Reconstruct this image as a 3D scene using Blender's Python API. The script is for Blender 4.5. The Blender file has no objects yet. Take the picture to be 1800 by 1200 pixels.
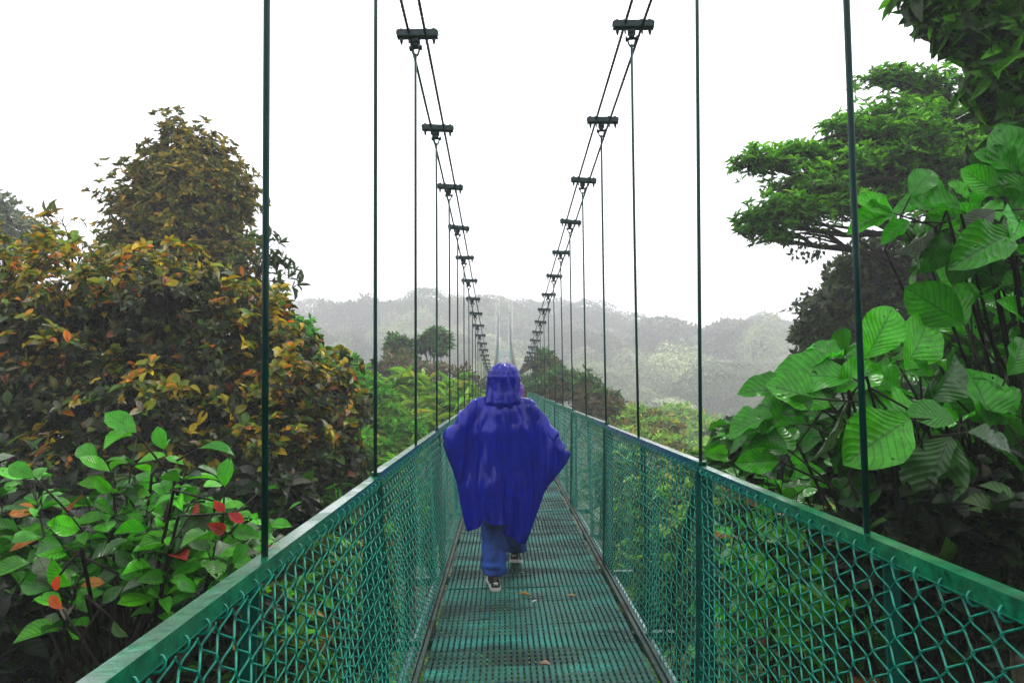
import bpy, math, random
import numpy as np
from mathutils import Vector, Matrix, Euler
SC = bpy.context.scene
COL = SC.collection
rng = np.random.default_rng(7)
random.seed(7)
PI = math.pi

# ------------------------------------------------------------------ camera, sky, sun, exposure
F = 1290.0                        # focal length in pixels of the 1800 px wide photograph
CAMZ = 1.55
PITCH, YAW = 0.031, -0.0124
cam_d = bpy.data.cameras.new('camera'); cam = bpy.data.objects.new('camera', cam_d); COL.objects.link(cam)
cam_d.sensor_width = 36; cam_d.lens = 36*F/1800; cam_d.clip_start = 0.05; cam_d.clip_end = 2000
cam.location = (0, 0, CAMZ); cam.rotation_euler = Euler((PI/2+PITCH, 0, YAW))
SC.camera = cam
CR = cam.rotation_euler.to_matrix()
def P(px, py, D):
    """world point seen at photo pixel px, py at depth D along the view"""
    v = CR @ Vector(((px-900)/F*D, (600-py)/F*D, -D))
    return np.array([v.x, v.y, v.z+CAMZ])

SUN_EL, SUN_ROT = math.radians(52), math.radians(25)      # high, ahead and a little to the right, behind cloud
w = bpy.data.worlds.new('World'); SC.world = w; w.use_nodes = True
nt = w.node_tree; nt.nodes.clear()
o = nt.nodes.new('ShaderNodeOutputWorld'); bg = nt.nodes.new('ShaderNodeBackground')
sky = nt.nodes.new('ShaderNodeTexSky'); sky.sky_type = 'NISHITA'; sky.sun_disc = False
sky.sun_elevation = SUN_EL; sky.sun_rotation = SUN_ROT
mx = nt.nodes.new('ShaderNodeMixRGB'); mx.inputs[0].default_value = 0.86
mx.inputs[2].default_value = (17.0, 17.0, 17.6, 1)       # the overcast cloud cover
nt.links.new(sky.outputs[0], mx.inputs[1]); nt.links.new(mx.outputs[0], bg.inputs[0])
bg.inputs[1].default_value = 0.12
nt.links.new(bg.outputs[0], o.inputs[0])
sd = bpy.data.lights.new('sun', 'SUN'); sd.energy = 1.5; sd.angle = math.radians(14); sd.color = (1, .96, .9)
so = bpy.data.objects.new('sun', sd); COL.objects.link(so)
so.rotation_euler = Euler((-(PI/2-SUN_EL), 0, -SUN_ROT))
SC.view_settings.view_transform = 'Standard'; SC.view_settings.look = 'None'
SC.view_settings.exposure = 0.2; SC.view_settings.gamma = 1.0
SC.cycles.use_denoising = True
SC.cycles.max_bounces = 6; SC.cycles.diffuse_bounces = 2; SC.cycles.glossy_bounces = 3
SC.cycles.transmission_bounces = 3; SC.cycles.volume_bounces = 1; SC.cycles.transparent_max_bounces = 6

# ------------------------------------------------------------------ materials
def nodes(name):
    m = bpy.data.materials.new(name); m.use_nodes = True; t = m.node_tree
    return m, t, t.nodes['Principled BSDF'], t.nodes['Material Output']
def N(t, typ, **kw):
    n = t.nodes.new(typ)
    for k, v in kw.items():
        if k.startswith('i_'):
            key = k[2:]; n.inputs[int(key) if key.isdigit() else key.replace('_', ' ')].default_value = v
        else: setattr(n, k, v)
    return n
def ramp(t, stops):
    r = t.nodes.new('ShaderNodeValToRGB'); e = r.color_ramp.elements
    while len(e) < len(stops): e.new(0.5)
    for q, (p, c) in zip(e, stops):
        q.position = p; q.color = (*c, 1) if len(c) == 3 else c
    return r
def paint(name, c1, c2, rough=(.18, .5), scale=14, bump=.12, metal=0.0, rust=None, rust_amt=.62, coord='Object', stretch=(1, 1, 1), spec=.3, coat=0):
    m, t, b, o = nodes(name); L = t.links.new
    tc = N(t, 'ShaderNodeTexCoord'); mp = N(t, 'ShaderNodeMapping'); mp.inputs['Scale'].default_value = stretch
    geo = N(t, 'ShaderNodeNewGeometry')
    L(geo.outputs['Position'] if coord == 'World' else tc.outputs['Object'], mp.inputs[0])
    n1 = N(t, 'ShaderNodeTexNoise', i_Scale=scale, i_Detail=6.0, i_Roughness=.65); L(mp.outputs[0], n1.inputs['Vector'])
    n2 = N(t, 'ShaderNodeTexNoise', i_Scale=scale*.23, i_Detail=4.0); L(mp.outputs[0], n2.inputs['Vector'])
    r = ramp(t, [(.35, c1), (.65, c2)]); L(n1.outputs[0], r.inputs[0])
    col = r.outputs[0]
    if rust:
        rr = ramp(t, [(rust_amt, (0, 0, 0)), (rust_amt+.09, (1, 1, 1))]); L(n2.outputs[0], rr.inputs[0])
        mm = N(t, 'ShaderNodeMixRGB', i_2=(*rust, 1)); L(rr.outputs[0], mm.inputs[0]); L(col, mm.inputs[1]); col = mm.outputs[0]
    L(col, b.inputs['Base Color'])
    mr = N(t, 'ShaderNodeMapRange', i_3=rough[0], i_4=rough[1]); mr.inputs[1].default_value = .35; mr.inputs[2].default_value = .65
    L(n2.outputs[0], mr.inputs[0]); L(mr.outputs[0], b.inputs['Roughness'])
    b.inputs['Metallic'].default_value = metal; b.inputs['Specular IOR Level'].default_value = spec
    if coat:
        rc = ramp(t, [(.44, (.15, .15, .15)), (.54, (1, 1, 1))]); L(n2.outputs[0], rc.inputs[0]); L(rc.outputs[0], b.inputs['Coat Weight']); b.inputs['Coat Roughness'].default_value = .14
    bp = N(t, 'ShaderNodeBump', i_Strength=bump, i_Distance=.01); L(n1.outputs[0], bp.inputs['Height']); L(bp.outputs[0], b.inputs['Normal'])
    return m
TEAL1, TEAL2 = (.003, .075, .052), (.006, .16, .108)
M = {}
M['rail'] = paint('green_paint_wet', (.001, .06, .028), (.003, .17, .072), (.05, .3), 26, .3, coord='World', spec=.4, coat=.5)
M['post'] = paint('green_paint_post', (.002, .05, .038), (.004, .085, .062), (.2, .5), 12, .15, coord='World')
M['wire'] = paint('teal_wire', (.002, .12, .085), (.005, .30, .2), (.15, .4), 30, .1, coord='World')
M['rod'] = paint('suspender_paint', (.002, .028, .026), (.003, .05, .042), (.3, .5), 6, .05, coord='World')
M['cable'] = paint('steel_cable_dark', (.012, .012, .018), (.03, .028, .04), (.4, .6), 60, .3, coord='World')
M['clamp'] = paint('clamp_paint', (.006, .02, .022), (.012, .04, .042), (.3, .6), 25, .3, coord='World')
M['pipe'] = paint('wet_pipe', (.16, .24, .27), (.25, .36, .38), (.15, .35), 12, .1, metal=.2, coord='World')

def deck_mat():
    m, t, b, o = nodes('deck_grating'); L = t.links.new
    g = N(t, 'ShaderNodeNewGeometry')
    n1 = N(t, 'ShaderNodeTexNoise', i_Scale=1.7, i_Detail=7.0, i_Roughness=.7); 
    mp = N(t, 'ShaderNodeMapping'); mp.inputs['Scale'].default_value = (.45, 2.3, 1); L(g.outputs['Position'], mp.inputs[0]); L(mp.outputs[0], n1.inputs['Vector'])
    n2 = N(t, 'ShaderNodeTexNoise', i_Scale=60.0, i_Detail=5.0); L(g.outputs['Position'], n2.inputs['Vector'])
    n3 = N(t, 'ShaderNodeTexNoise', i_Scale=5.2, i_Detail=6.0, i_Roughness=.75); L(g.outputs['Position'], n3.inputs['Vector'])
    r = ramp(t, [(.34, (.001, .025, .021)), (.5, (.003, .095, .073)), (.66, (.012, .32, .245))]); L(n1.outputs[0], r.inputs[0])  # dark to bright teal bands put the highlights of dents into the colour
    rr = ramp(t, [(.56, (0, 0, 0)), (.70, (.8, .8, .8))]); L(n3.outputs[0], rr.inputs[0])
    mm = N(t, 'ShaderNodeMixRGB', i_2=(.05, .028, .022, 1)); L(rr.outputs[0], mm.inputs[0]); L(r.outputs[0], mm.inputs[1])
    sp = ramp(t, [(.45, (.55, .55, .55)), (.62, (1.35, 1.35, 1.35))]); L(n2.outputs[0], sp.inputs[0])
    m2 = N(t, 'ShaderNodeMixRGB', blend_type='MULTIPLY', i_0=1.0); L(mm.outputs[0], m2.inputs[1]); L(sp.outputs[0], m2.inputs[2])
    L(m2.outputs[0], b.inputs['Base Color'])
    b.inputs['Specular IOR Level'].default_value = .3
    mr = N(t, 'ShaderNodeMapRange', i_3=.14, i_4=.5); mr.inputs[1].default_value = .38; mr.inputs[2].default_value = .62
    L(n1.outputs[0], mr.inputs[0]); L(mr.outputs[0], b.inputs['Roughness'])
    wv = N(t, 'ShaderNodeTexWave', wave_type='BANDS', bands_direction='Y', i_Scale=24.0, i_Distortion=.3); L(g.outputs['Position'], wv.inputs['Vector'])
    bp = N(t, 'ShaderNodeBump', i_Strength=.9, i_Distance=.006); L(wv.outputs[0], bp.inputs['Height'])
    b2 = N(t, 'ShaderNodeBump', i_Strength=.4, i_Distance=.004); L(n2.outputs[0], b2.inputs['Height']); L(bp.outputs[0], b2.inputs['Normal'])
    L(b2.outputs[0], b.inputs['Normal'])
    return m
M['deck'] = deck_mat()
M['edge'] = paint('deck_edge_rusty', (.006, .02, .016), (.02, .06, .05), (.35, .7), 18, .5, rust=(.04, .02, .016), rust_amt=.58, coord='World')

def leaf_mat(name, veins=7, gloss=.32, trans=.35, vein_k=.35, spec=.26, spots=True, holes=False):
    m, t, b, o = nodes(name); L = t.links.new
    at = N(t, 'ShaderNodeAttribute', attribute_name='lc')
    uv = N(t, 'ShaderNodeUVMap'); sx = N(t, 'ShaderNodeSeparateXYZ'); L(uv.outputs[0], sx.inputs[0])
    def mth(op, a, bb=None, c=None):
        n = N(t, 'ShaderNodeMath', operation=op)
        for i, v in enumerate((a, bb, c)):
            if v is None: continue
            if isinstance(v, (int, float)): n.inputs[i].default_value = v
            else: L(v, n.inputs[i])
        return n.outputs[0]
    a = mth('ABSOLUTE', sx.outputs[1])                                   # 0 on the midrib
    ph = mth('MULTIPLY', mth('SUBTRACT', sx.outputs[0], mth('MULTIPLY', a, .32)), veins*2*PI)
    wv = mth('MULTIPLY_ADD', mth('COSINE', ph), .5, .5)
    vein = mth('POWER', wv, 10.0)
    mid = mth('LESS_THAN', a, .045)
    vv = mth('MAXIMUM', vein, mid)
    col = at.outputs['Color']
    no = N(t, 'ShaderNodeTexNoise', i_Scale=16.0, i_Detail=5.0, i_Roughness=.7); g = N(t, 'ShaderNodeNewGeometry'); L(g.outputs['Position'], no.inputs['Vector'])
    rm = ramp(t, [(.3, (.6, .6, .6)), (.7, (1.35, 1.35, 1.35))]); L(no.outputs[0], rm.inputs[0])
    mu = N(t, 'ShaderNodeMixRGB', blend_type='MULTIPLY', i_0=1.0); L(col, mu.inputs[1]); L(rm.outputs[0], mu.inputs[2])
    vm = N(t, 'ShaderNodeMixRGB', blend_type='MULTIPLY', i_2=(.35, .42, .3, 1)); L(mth('MULTIPLY', vv, vein_k*1.6), vm.inputs[0]); L(mu.outputs[0], vm.inputs[1])
    c = vm.outputs[0]
    if spots:
        sr = ramp(t, [(.665, (0, 0, 0)), (.7, (1, 1, 1))]); L(no.outputs[0], sr.inputs[0])
        sm = N(t, 'ShaderNodeMixRGB', i_2=(.16, .05, .01, 1)); L(sr.outputs[0], sm.inputs[0]); L(c, sm.inputs[1]); c = sm.outputs[0]
    L(c, b.inputs['Base Color'])
    b.inputs['Roughness'].default_value = gloss; b.inputs['Specular IOR Level'].default_value = spec
    surf_holes = holes
    bp = N(t, 'ShaderNodeBump', i_Strength=.34, i_Distance=.006); L(wv, bp.inputs['Height']); L(bp.outputs[0], b.inputs['Normal'])
    tr = N(t, 'ShaderNodeBsdfTranslucent'); L(c, tr.inputs[0])
    mix = N(t, 'ShaderNodeMixShader', i_0=trans); L(b.outputs[0], mix.inputs[1]); L(tr.outputs[0], mix.inputs[2]); 
    if holes:
        nh = N(t, 'ShaderNodeTexNoise', i_Scale=24.0, i_Detail=2.0); L(g.outputs['Position'], nh.inputs['Vector'])
        hole = mth('GREATER_THAN', nh.outputs[0], .715); tp = N(t, 'ShaderNodeBsdfTransparent'); mh = N(t, 'ShaderNodeMixShader')
        L(hole, mh.inputs[0]); L(mix.outputs[0], mh.inputs[1]); L(tp.outputs[0], mh.inputs[2]); L(mh.outputs[0], o.inputs[0])
    else: L(mix.outputs[0], o.inputs[0])
    return m
M['leaf_big'] = leaf_mat('broad_leaf', 10, .24, .42, .5, .38, True, True)
M['leaf_mid'] = leaf_mat('mid_leaf', 6, .34, .38, .35)
M['leaf_far'] = leaf_mat('far_leaf', 3, .6, .3, .2, .15, False)
M['bark'] = paint('bark', (.006, .0045, .0035), (.026, .02, .015), (.6, .9), 20, .8, coord='World', spec=.1)
M['stem'] = paint('stem_dark', (.006, .005, .003), (.018, .015, .008), (.45, .7), 20, .4, coord='World', spec=.12)
M['soil'] = paint('forest_soil', (.004, .004, .003), (.013, .013, .007), (.7, .95), 3, .9, coord='World', spec=.05)

# ------------------------------------------------------------------ object helpers
def tag(o, label=None, cat=None, group=None, kind=None):
    if label: o['label'] = label
    if cat: o['category'] = cat
    if group: o['group'] = group
    if kind: o['kind'] = kind
    return o
def empty(name, loc=(0, 0, 0), rz=0):
    o = bpy.data.objects.new(name, None); COL.objects.link(o); o.location = loc; o.rotation_euler = (0, 0, rz); o.empty_display_size = .2
    return o
def link_mesh(name, me, mat, parent=None):
    o = bpy.data.objects.new(name, me); COL.objects.link(o)
    if mat is not None and not me.materials: me.materials.append(mat)
    if parent is not None: o.parent = parent
    return o
class MB:
    def __init__(s): s.v = []; s.f = []; s.n = 0
    def add(s, V, Fc):
        V = np.asarray(V, float); s.v.append(V); s.f += [tuple(i+s.n for i in f) for f in Fc]; s.n += len(V)
    def box(s, c, size, R=None, taper=1.0):
        h = np.array(size)/2
        V = np.array([[x, y, z] for z in (-1, 1) for y in (-1, 1) for x in (-1, 1)], float)
        V[4:, :2] *= taper
        V = V*h
        if R is not None: V = V@np.array(R).T
        s.add(V+np.array(c), [(0, 2, 3, 1), (4, 5, 7, 6), (0, 1, 5, 4), (2, 6, 7, 3), (0, 4, 6, 2), (1, 3, 7, 5)])
    def beam(s, a, b, wx, wz, up=(0, 0, 1)):
        """rectangular bar from a to b"""
        a = np.array(a, float); b = np.array(b, float); d = b-a; L = np.linalg.norm(d); d /= L
        u = np.array(up, float); x = np.cross(d, u); 
        if np.linalg.norm(x) < 1e-4: x = np.cross(d, (1, 0, 0))
        x /= np.linalg.norm(x); z = np.cross(x, d)
        s.box((a+b)/2, (wx, L, wz), np.stack([x, d, z], 1))
    def tube(s, pts, rad, sides=8, caps=True):
        pts = np.asarray(pts, float); n = len(pts)
        rad = np.full(n, rad) if np.isscalar(rad) else np.asarray(rad)
        tg = np.gradient(pts, axis=0); tg /= np.linalg.norm(tg, axis=1)[:, None]+1e-12
        u = np.array([0, 0, 1.0]) if abs(tg[0][2]) < .9 else np.array([1.0, 0, 0])
        V = []
        for i in range(n):
            x = np.cross(tg[i], u); x /= np.linalg.norm(x)+1e-12; u = np.cross(x, tg[i])
            a = np.arange(sides)*2*PI/sides
            V.append(pts[i]+rad[i]*(np.cos(a)[:, None]*x+np.sin(a)[:, None]*u))
        V = np.concatenate(V)
        Fc = [(i*sides+j, i*sides+(j+1) % sides, (i+1)*sides+(j+1) % sides, (i+1)*sides+j) for i in range(n-1) for j in range(sides)]
        if caps: Fc += [tuple(range(sides))[::-1], tuple((n-1)*sides+j for j in range(sides))]
        s.add(V, Fc)
    def mesh(s, name, smooth=False):
        me = bpy.data.meshes.new(name); me.from_pydata(np.concatenate(s.v).tolist(), [], s.f); me.update()
        if smooth: me.polygons.foreach_set('use_smooth', [True]*len(me.polygons))
        return me
    def build(s, name, mat, parent=None, smooth=False):
        return link_mesh(name, s.mesh(name, smooth), mat, parent)
def fast_mesh(name, V, Q, smooth=False):
    """V (n,3), Q (m,4) quads"""
    me = bpy.data.meshes.new(name); me.vertices.add(len(V)); me.vertices.foreach_set('co', np.ascontiguousarray(V, np.float32).ravel())
    me.loops.add(Q.size); me.loops.foreach_set('vertex_index', np.ascontiguousarray(Q, np.int32).ravel())
    me.polygons.add(len(Q)); me.polygons.foreach_set('loop_start', np.arange(0, Q.size, Q.shape[1], dtype=np.int32))
    me.polygons.foreach_set('use_smooth', np.full(len(Q), smooth)); me.update(calc_edges=True); me.validate()
    return me
def nz(v): return v/(np.linalg.norm(v, axis=-1, keepdims=True)+1e-9)
def wob(p, s=1.0, seed=0.0):
    """cheap smooth noise in about -1..1 for points (n,3)"""
    p = np.asarray(p)*s+seed
    return (np.sin(p[..., 0]*1.7+1.3*np.sin(p[..., 1]*1.1+seed))+np.sin(p[..., 1]*2.1+1.7*np.sin(p[..., 2]*1.3))+np.sin(p[..., 2]*1.9+1.1*np.sin(p[..., 0]*1.6)))/3
def sticks(P0, P1, r0, r1):
    """many thin three sided sticks at once -> V, Q"""
    d = nz(P1-P0); a = np.where(np.abs(d[:, 2:3]) > .9, np.array([[1., 0, 0]]), np.array([[0, 0, 1.]]))
    x = nz(np.cross(d, a)); y = np.cross(d, x); n = len(P0); V = np.zeros((n, 6, 3))
    for k in range(3):
        c, s_ = math.cos(k*2*PI/3), math.sin(k*2*PI/3)
        V[:, k] = P0+r0*(c*x+s_*y); V[:, 3+k] = P1+r1*(c*x+s_*y)
    base = (np.arange(n)*6)[:, None, None]
    Q = base+np.array([[0, 1, 4, 3], [1, 2, 5, 4], [2, 0, 3, 5]])[None]
    return V.reshape(-1, 3), Q.reshape(-1, 4)

# ------------------------------------------------------------------ leaves
def leaf_template(nl, nw, shape='ovate', fold=.18, droop=.25, wave=0.0):
    """grid leaf of unit length; returns verts (t along, across, up), uv, quads"""
    V = []; UV = []
    for i in range(nl+1):
        t = i/nl
        if shape == 'ovate': wd = math.sin(PI*t**.85)**.8*(1-.15*t)
        elif shape == 'round': wd = math.sin(PI*t**.95)**.55
        elif shape == 'obovate': wd = math.sin(PI*t**1.25)**.7
        else: wd = math.sin(PI*t)**1.1
        wd = max(wd, .02 if 0 < i < nl else .015)
        for j in range(nw+1):
            s = 2*j/nw-1
            up = fold*abs(s)*wd*.5-droop*t*t+wave*math.sin(t*17+ (2 if s > 0 else 0))*abs(s)*wd
            V.append((t, s*wd*.5, up)); UV.append((t, s))
    Q = [(i*(nw+1)+j, (i+1)*(nw+1)+j, (i+1)*(nw+1)+j+1, i*(nw+1)+j+1) for i in range(nl) for j in range(nw)]
    return np.array(V), np.array(UV), np.array(Q)
T_BIG = leaf_template(12, 6, 'obovate', .38, .34, .055)
T_MED = leaf_template(5, 2, 'obovate', .35, .3, .02)
T_OV = leaf_template(4, 2, 'ovate', .35, .28)
T_LAN = leaf_template(3, 2, 'lance', .3, .15)
T_TINY = leaf_template(2, 1, 'ovate', 0, .2)
def leaves(name, pos, dr, nrm, size, ratio, colr, tpl, mat, parent=None):
    """one mesh holding every leaf of one crown; colr (n,3) is each leaf's own colour"""
    TV, TU, TQ = tpl; n = len(pos); k = len(TV)
    d = nz(dr); s = nz(np.cross(nrm, d)); u = np.cross(d, s)
    size = np.broadcast_to(size, (n,)); ratio = np.broadcast_to(ratio, (n,))
    bend = rng.uniform(.3, 1.8, n)
    V = pos[:, None]+size[:, None, None]*(TV[None, :, 0, None]*d[:, None]+TV[None, :, 1, None]*ratio[:, None, None]*s[:, None]+(TV[None, :, 2]*bend[:, None])[..., None]*u[:, None])
    Q = (np.arange(n)*k)[:, None, None]+TQ[None]
    me = fast_mesh(name, V.reshape(-1, 3), Q.reshape(-1, 4), True)
    ca = me.color_attributes.new('lc', 'FLOAT_COLOR', 'POINT')
    c = np.ones((n, k, 4), np.float32); c[..., :3] = np.clip(colr, 0, 1)[:, None]
    ca.data.foreach_set('color', c.ravel())
    uvl = me.uv_layers.new(name='UVMap'); li = np.empty(len(me.loops), np.int32); me.loops.foreach_get('vertex_index', li)
    uvl.data.foreach_set('uv', TU[li % k].astype(np.float32).ravel())
    return link_mesh(name, me, mat, parent)
def pick(pal, n, jit=.22):
    """pal: list of (weight, rgb)"""
    w_ = np.array([p[0] for p in pal], float); idx = rng.choice(len(pal), n, p=w_/w_.sum())
    c = np.array([p[1] for p in pal])[idx]
    return c*np.exp(rng.normal(0, jit, (n, 1)))*np.exp(rng.normal(0, .08, (n, 3)))
def rosettes(c, ax, k, spread=.9):
    """k leaves in a whorl at each centre c (n,3) about axis ax -> pos, dir, normal"""
    n = len(c); ax = nz(ax); a = np.where(np.abs(ax[:, 2:3]) > .9, np.array([[1., 0, 0]]), np.array([[0, 0, 1.]]))
    x = nz(np.cross(ax, a)); y = np.cross(ax, x)
    th = (np.arange(k)*2*PI/k)[None]+rng.uniform(0, 2*PI, (n, 1))+rng.normal(0, .25, (n, k))
    rad = np.cos(th)[..., None]*x[:, None]+np.sin(th)[..., None]*y[:, None]
    sp = spread*rng.uniform(.6, 1.3, (n, k, 1))
    d = nz(rad*sp+ax[:, None]*(1-.4*sp)+rng.normal(0, .15, (n, k, 3)))
    nr = nz(ax[:, None]*1.0-rad*.4+rng.normal(0, .2, (n, k, 3)))
    return np.repeat(c, k, 0), d.reshape(-1, 3), nr.reshape(-1, 3)
def blob_points(c, r, n, shell=.25, lump=.22, seed=0.0, up=0.0):
    d = nz(rng.normal(size=(n, 3))); d[:, 2] += up; d = nz(d)
    lum = 1+lump*wob(d, 3.1, seed)+.5*lump*wob(d, 8.3, seed+3)
    rr = rng.uniform(0, 1, n)**shell*lum; sp_ = rng.uniform(0, 1, n) < .1; rr[sp_] *= rng.uniform(1.0, 1.17, sp_.sum())
    return np.array(c)+d*rr[:, None]*np.array(r), d, rr
def limb_path(a, b, sag=.12, n=9, wig=.05):
    a, b = np.array(a, float), np.array(b, float); t = np.linspace(0, 1, n)[:, None]; L = np.linalg.norm(b-a)
    p = a+(b-a)*t; p[:, 2] += (np.sin(t*PI)*sag*L)[:, 0]
    w_ = np.cumsum(rng.normal(0, wig*L/n, (n, 3)), 0)*np.sin(t*PI); return p+w_
def make_tree(name, label, cat, base, fork, blobs, leaf=.12, ratio=.45, k=6, pal=None, tpl=T_TINY, mat='leaf_mid', trunk_r=.12,
              spread=.9, upw=.5, group=None, lump=.28, shell=.3, top_pal=None, top_k=.35, nodes_per=10, drop_low=0.0):
    """tree > trunk (with its limbs and twigs), crown; blobs = [(centre, radii, rosette count)]"""
    root = empty(name, tuple(base)); tag(root, label, cat, group)
    base = np.array(base, float); fork = np.array(fork, float)-base
    mb = MB(); t = np.linspace(0, 1, 10)[:, None]; tp = limb_path((0, 0, 0), fork, .02, 10, .04)
    tr = trunk_r*(1.25-.6*t[:, 0]); tr[0] *= 1.35; mb.tube(tp, tr, 9)
    PA, DA, NA, CA, S0, S1 = [], [], [], [], [], []
    for bi, (c, r, n) in enumerate(blobs):
        c = np.array(c, float)-base; r = np.array(r, float)
        st = tp[rng.integers(6, 10)]; pth = limb_path(st, c, .1, 9, .12); mb.tube(pth, np.linspace(trunk_r*.5, trunk_r*.16, 9), 6)
        nd = []
        for q in range(nodes_per):
            dd = nz(rng.normal(size=3)+np.array([0, 0, .2])); e = c+dd*r*rng.uniform(.35, .75); s_ = pth[rng.integers(4, 9)]
            lp = limb_path(s_, e, .08, 6, .12); mb.tube(lp, np.linspace(trunk_r*.2, trunk_r*.06, 6), 4); nd += [lp[-1], lp[3]]
        nd = np.array(nd)
        pts, d, rr = blob_points(c, r, n, shell, lump, bi*1.7+1, .15)
        near = np.argmin(((pts[:, None]-nd[None])**2).sum(-1), 1) if n*len(nd) < 4e6 else rng.integers(0, len(nd), n)
        S0.append(nd[near]); S1.append(pts)
        ax = nz(d*(1-upw)+np.array([0, 0, 1.])*upw+rng.normal(0, .25, (n, 3)))
        p, dr, nr = rosettes(pts, ax, k, spread)
        cc = pick(pal, len(p))
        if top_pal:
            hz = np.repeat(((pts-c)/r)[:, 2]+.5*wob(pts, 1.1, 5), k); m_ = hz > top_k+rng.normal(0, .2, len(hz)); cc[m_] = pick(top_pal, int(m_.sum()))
        PA.append(p); DA.append(dr); NA.append(nr); CA.append(cc)
    V, Q = sticks(np.concatenate(S0), np.concatenate(S1), trunk_r*.035+.002, .0022)
    mb.add(V, [tuple(q) for q in Q.tolist()])
    mb.build('trunk', M['bark'], root, True)
    PA = np.concatenate(PA)
    leaves('crown', PA, np.concatenate(DA), np.concatenate(NA), leaf*np.clip(np.exp(rng.normal(-.08, .32, len(PA))), .4, 1.7), ratio, np.concatenate(CA), tpl, M[mat], root)
    return root

# ------------------------------------------------------------------ terrain (setting)
def terrain_h(x, y):
    x = np.asarray(x, float); y = np.asarray(y, float)
    sm = lambda a, b, v: (lambda t: t*t*(3-2*t))(np.clip((v-a)/(b-a), 0, 1))
    z = -13+7.5*sm(1.2, 5, np.abs(x-.2))*(1-sm(9, 26, y))+4.2*(1-sm(7, 24, y))
    far = sm(60, 285, y+.12*x)
    z = z+far*(18+6*np.exp(-((x+45)/60)**2)-5*sm(0, 140, x)+2.5*np.sin(x*.045+1))
    z = z+sm(12, 60, np.abs(x))*3*(1-far)
    return z+.35*np.sin(x*.7+y*.3)*np.cos(y*.5)
gx = np.concatenate([np.linspace(-300, -60, 30), np.linspace(-55, 55, 111), np.linspace(60, 300, 30)])
gy = np.concatenate([np.linspace(-60, -12, 12), np.linspace(-10, 335, 190)])
GX, GY = np.meshgrid(gx, gy); GZ = terrain_h(GX, GY)
nx_, ny_ = len(gx), len(gy)
idx = np.arange(nx_*ny_).reshape(ny_, nx_)
Q = np.stack([idx[:-1, :-1], idx[:-1, 1:], idx[1:, 1:], idx[1:, :-1]], -1).reshape(-1, 4)
ter = link_mesh('ground', fast_mesh('ground', np.stack([GX, GY, GZ], -1).reshape(-1, 3), Q, True), M['soil'])
tag(ter, kind='structure')

# ------------------------------------------------------------------ the bridge
S = 1.475; D0 = 1.72; SECT = 2*S
def lin(xs, ys, v): return np.interp(v, xs, ys)
ZY = [-12, 0, 30, 36, 42, 50, 60, 70, 80, 96]
ZZ = [.26, 0, -.648, -.75, -.78, -.68, -.15, .75, 1.85, 3.7]
def smooth_interp(xs, ys, v):
    v = np.asarray(v, float); acc = 0
    for k in np.linspace(-3, 3, 7): acc = acc+np.interp(v+k, xs, ys)
    return acc/7
def deck_z(y, x=.17): return smooth_interp(ZY, ZZ, y)+.03*(x-.17)
CY = [-12, 0, 5, 10, 15, 20, 25, 30, 36, 42, 50, 60, 70, 80, 90, 96]
CZ = [3.2, 2.5, 2.12, 1.62, 1.04, .48, .04, -.3, -.52, -.6, -.35, .45, 1.75, 3.4, 5.8, 7.6]
def cable_z(y, side): return float(smooth_interp(CY, CZ, y))*1.0+CAMZ+(.075 if side > 0 else -.01)
XL, XR = -.551, .868
RAILH = 1.175
def rail_z(y, side): return float(deck_z(y, .17))+RAILH-.01+(.022 if side > 0 else -.022)-.0
bridge = empty('suspension_bridge', (0, 0, 0))
tag(bridge, 'long green steel suspension footbridge with chain link sides crossing the misty valley', 'footbridge')
YEND = 94.0
# deck panels
def deck_panel(y0, y1, dense):
    mb = MB(); x0, x1 = -.425, .79; nst = 36; pw = (x1-x0)/nst; ns = 30 if dense else 4
    ys = np.linspace(y0+.014, y1-.014, ns+1)
    seed = y0*1.37
    for i in range(nst):
        xa = x0+i*pw+pw*.15; xb = xa+pw*.70
        za = deck_z(ys, xa); dent = .006*np.sin(ys*3.1+seed)*np.sin(xa*4+seed)+.004*np.sin(ys*9+seed*2+xa*3)
        if not dense: dent = dent*0
        z = za+dent
        V = []
        for k in range(ns+1): V += [(xa, ys[k], z[k]-.018), (xa, ys[k], z[k]-.002), (xa+.003, ys[k], z[k]), (xb-.003, ys[k], z[k]), (xb, ys[k], z[k]-.002), (xb, ys[k], z[k]-.018)]
        Fc = [(k*6+j, (k+1)*6+j, (k+1)*6+j+1, k*6+j+1) for k in range(ns) for j in range(5)]
        Fc += [(0, 1, 2, 3, 4, 5), tuple(ns*6+j for j in (5, 4, 3, 2, 1, 0))]
        mb.add(V, [tuple(reversed(f)) for f in Fc])
    # cross rods under the strips
    st = .06 if dense else .4
    y = y0+.02
    while y < y1:
        mb.beam((x0, y, deck_z(y, x0)-.012), (x1, y, deck_z(y, x1)-.012), .006, .01); y += st
    return mb.build('deck_panel', M['deck'], bridge)
joints = [-4.0+D0+S-.0]
joints = [-3.25+3.1*k for k in range(32)]
joints = [j-.49 for j in joints]
for i, y0 in enumerate(joints[:-1]):
    deck_panel(y0, joints[i+1], y0 < 22)
# deck edges: angle irons and the outer walking beams, one per side
for side, x in ((-1, -.455), (1, .82)):
    mb = MB(); ys = np.linspace(-4, YEND, 130)
    for dx, wz, ww in ((0, -.006, .022), (side*.022, .008, .010)):
        for a, b in zip(ys[:-1], ys[1:]):
            mb.beam((x+dx, a, deck_z(a, x)+wz), (x+dx, b, deck_z(b, x)+wz), ww, .03)
    mb.build('edge_angle', M['edge'], bridge)
    mb = MB(); xx = x+side*.105
    mb.tube(np.stack([np.full(len(ys), xx), ys, deck_z(ys, xx)-.1], 1), .022, 8)
    mb.build('side_pipe', M['pipe'], bridge, True)
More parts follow.
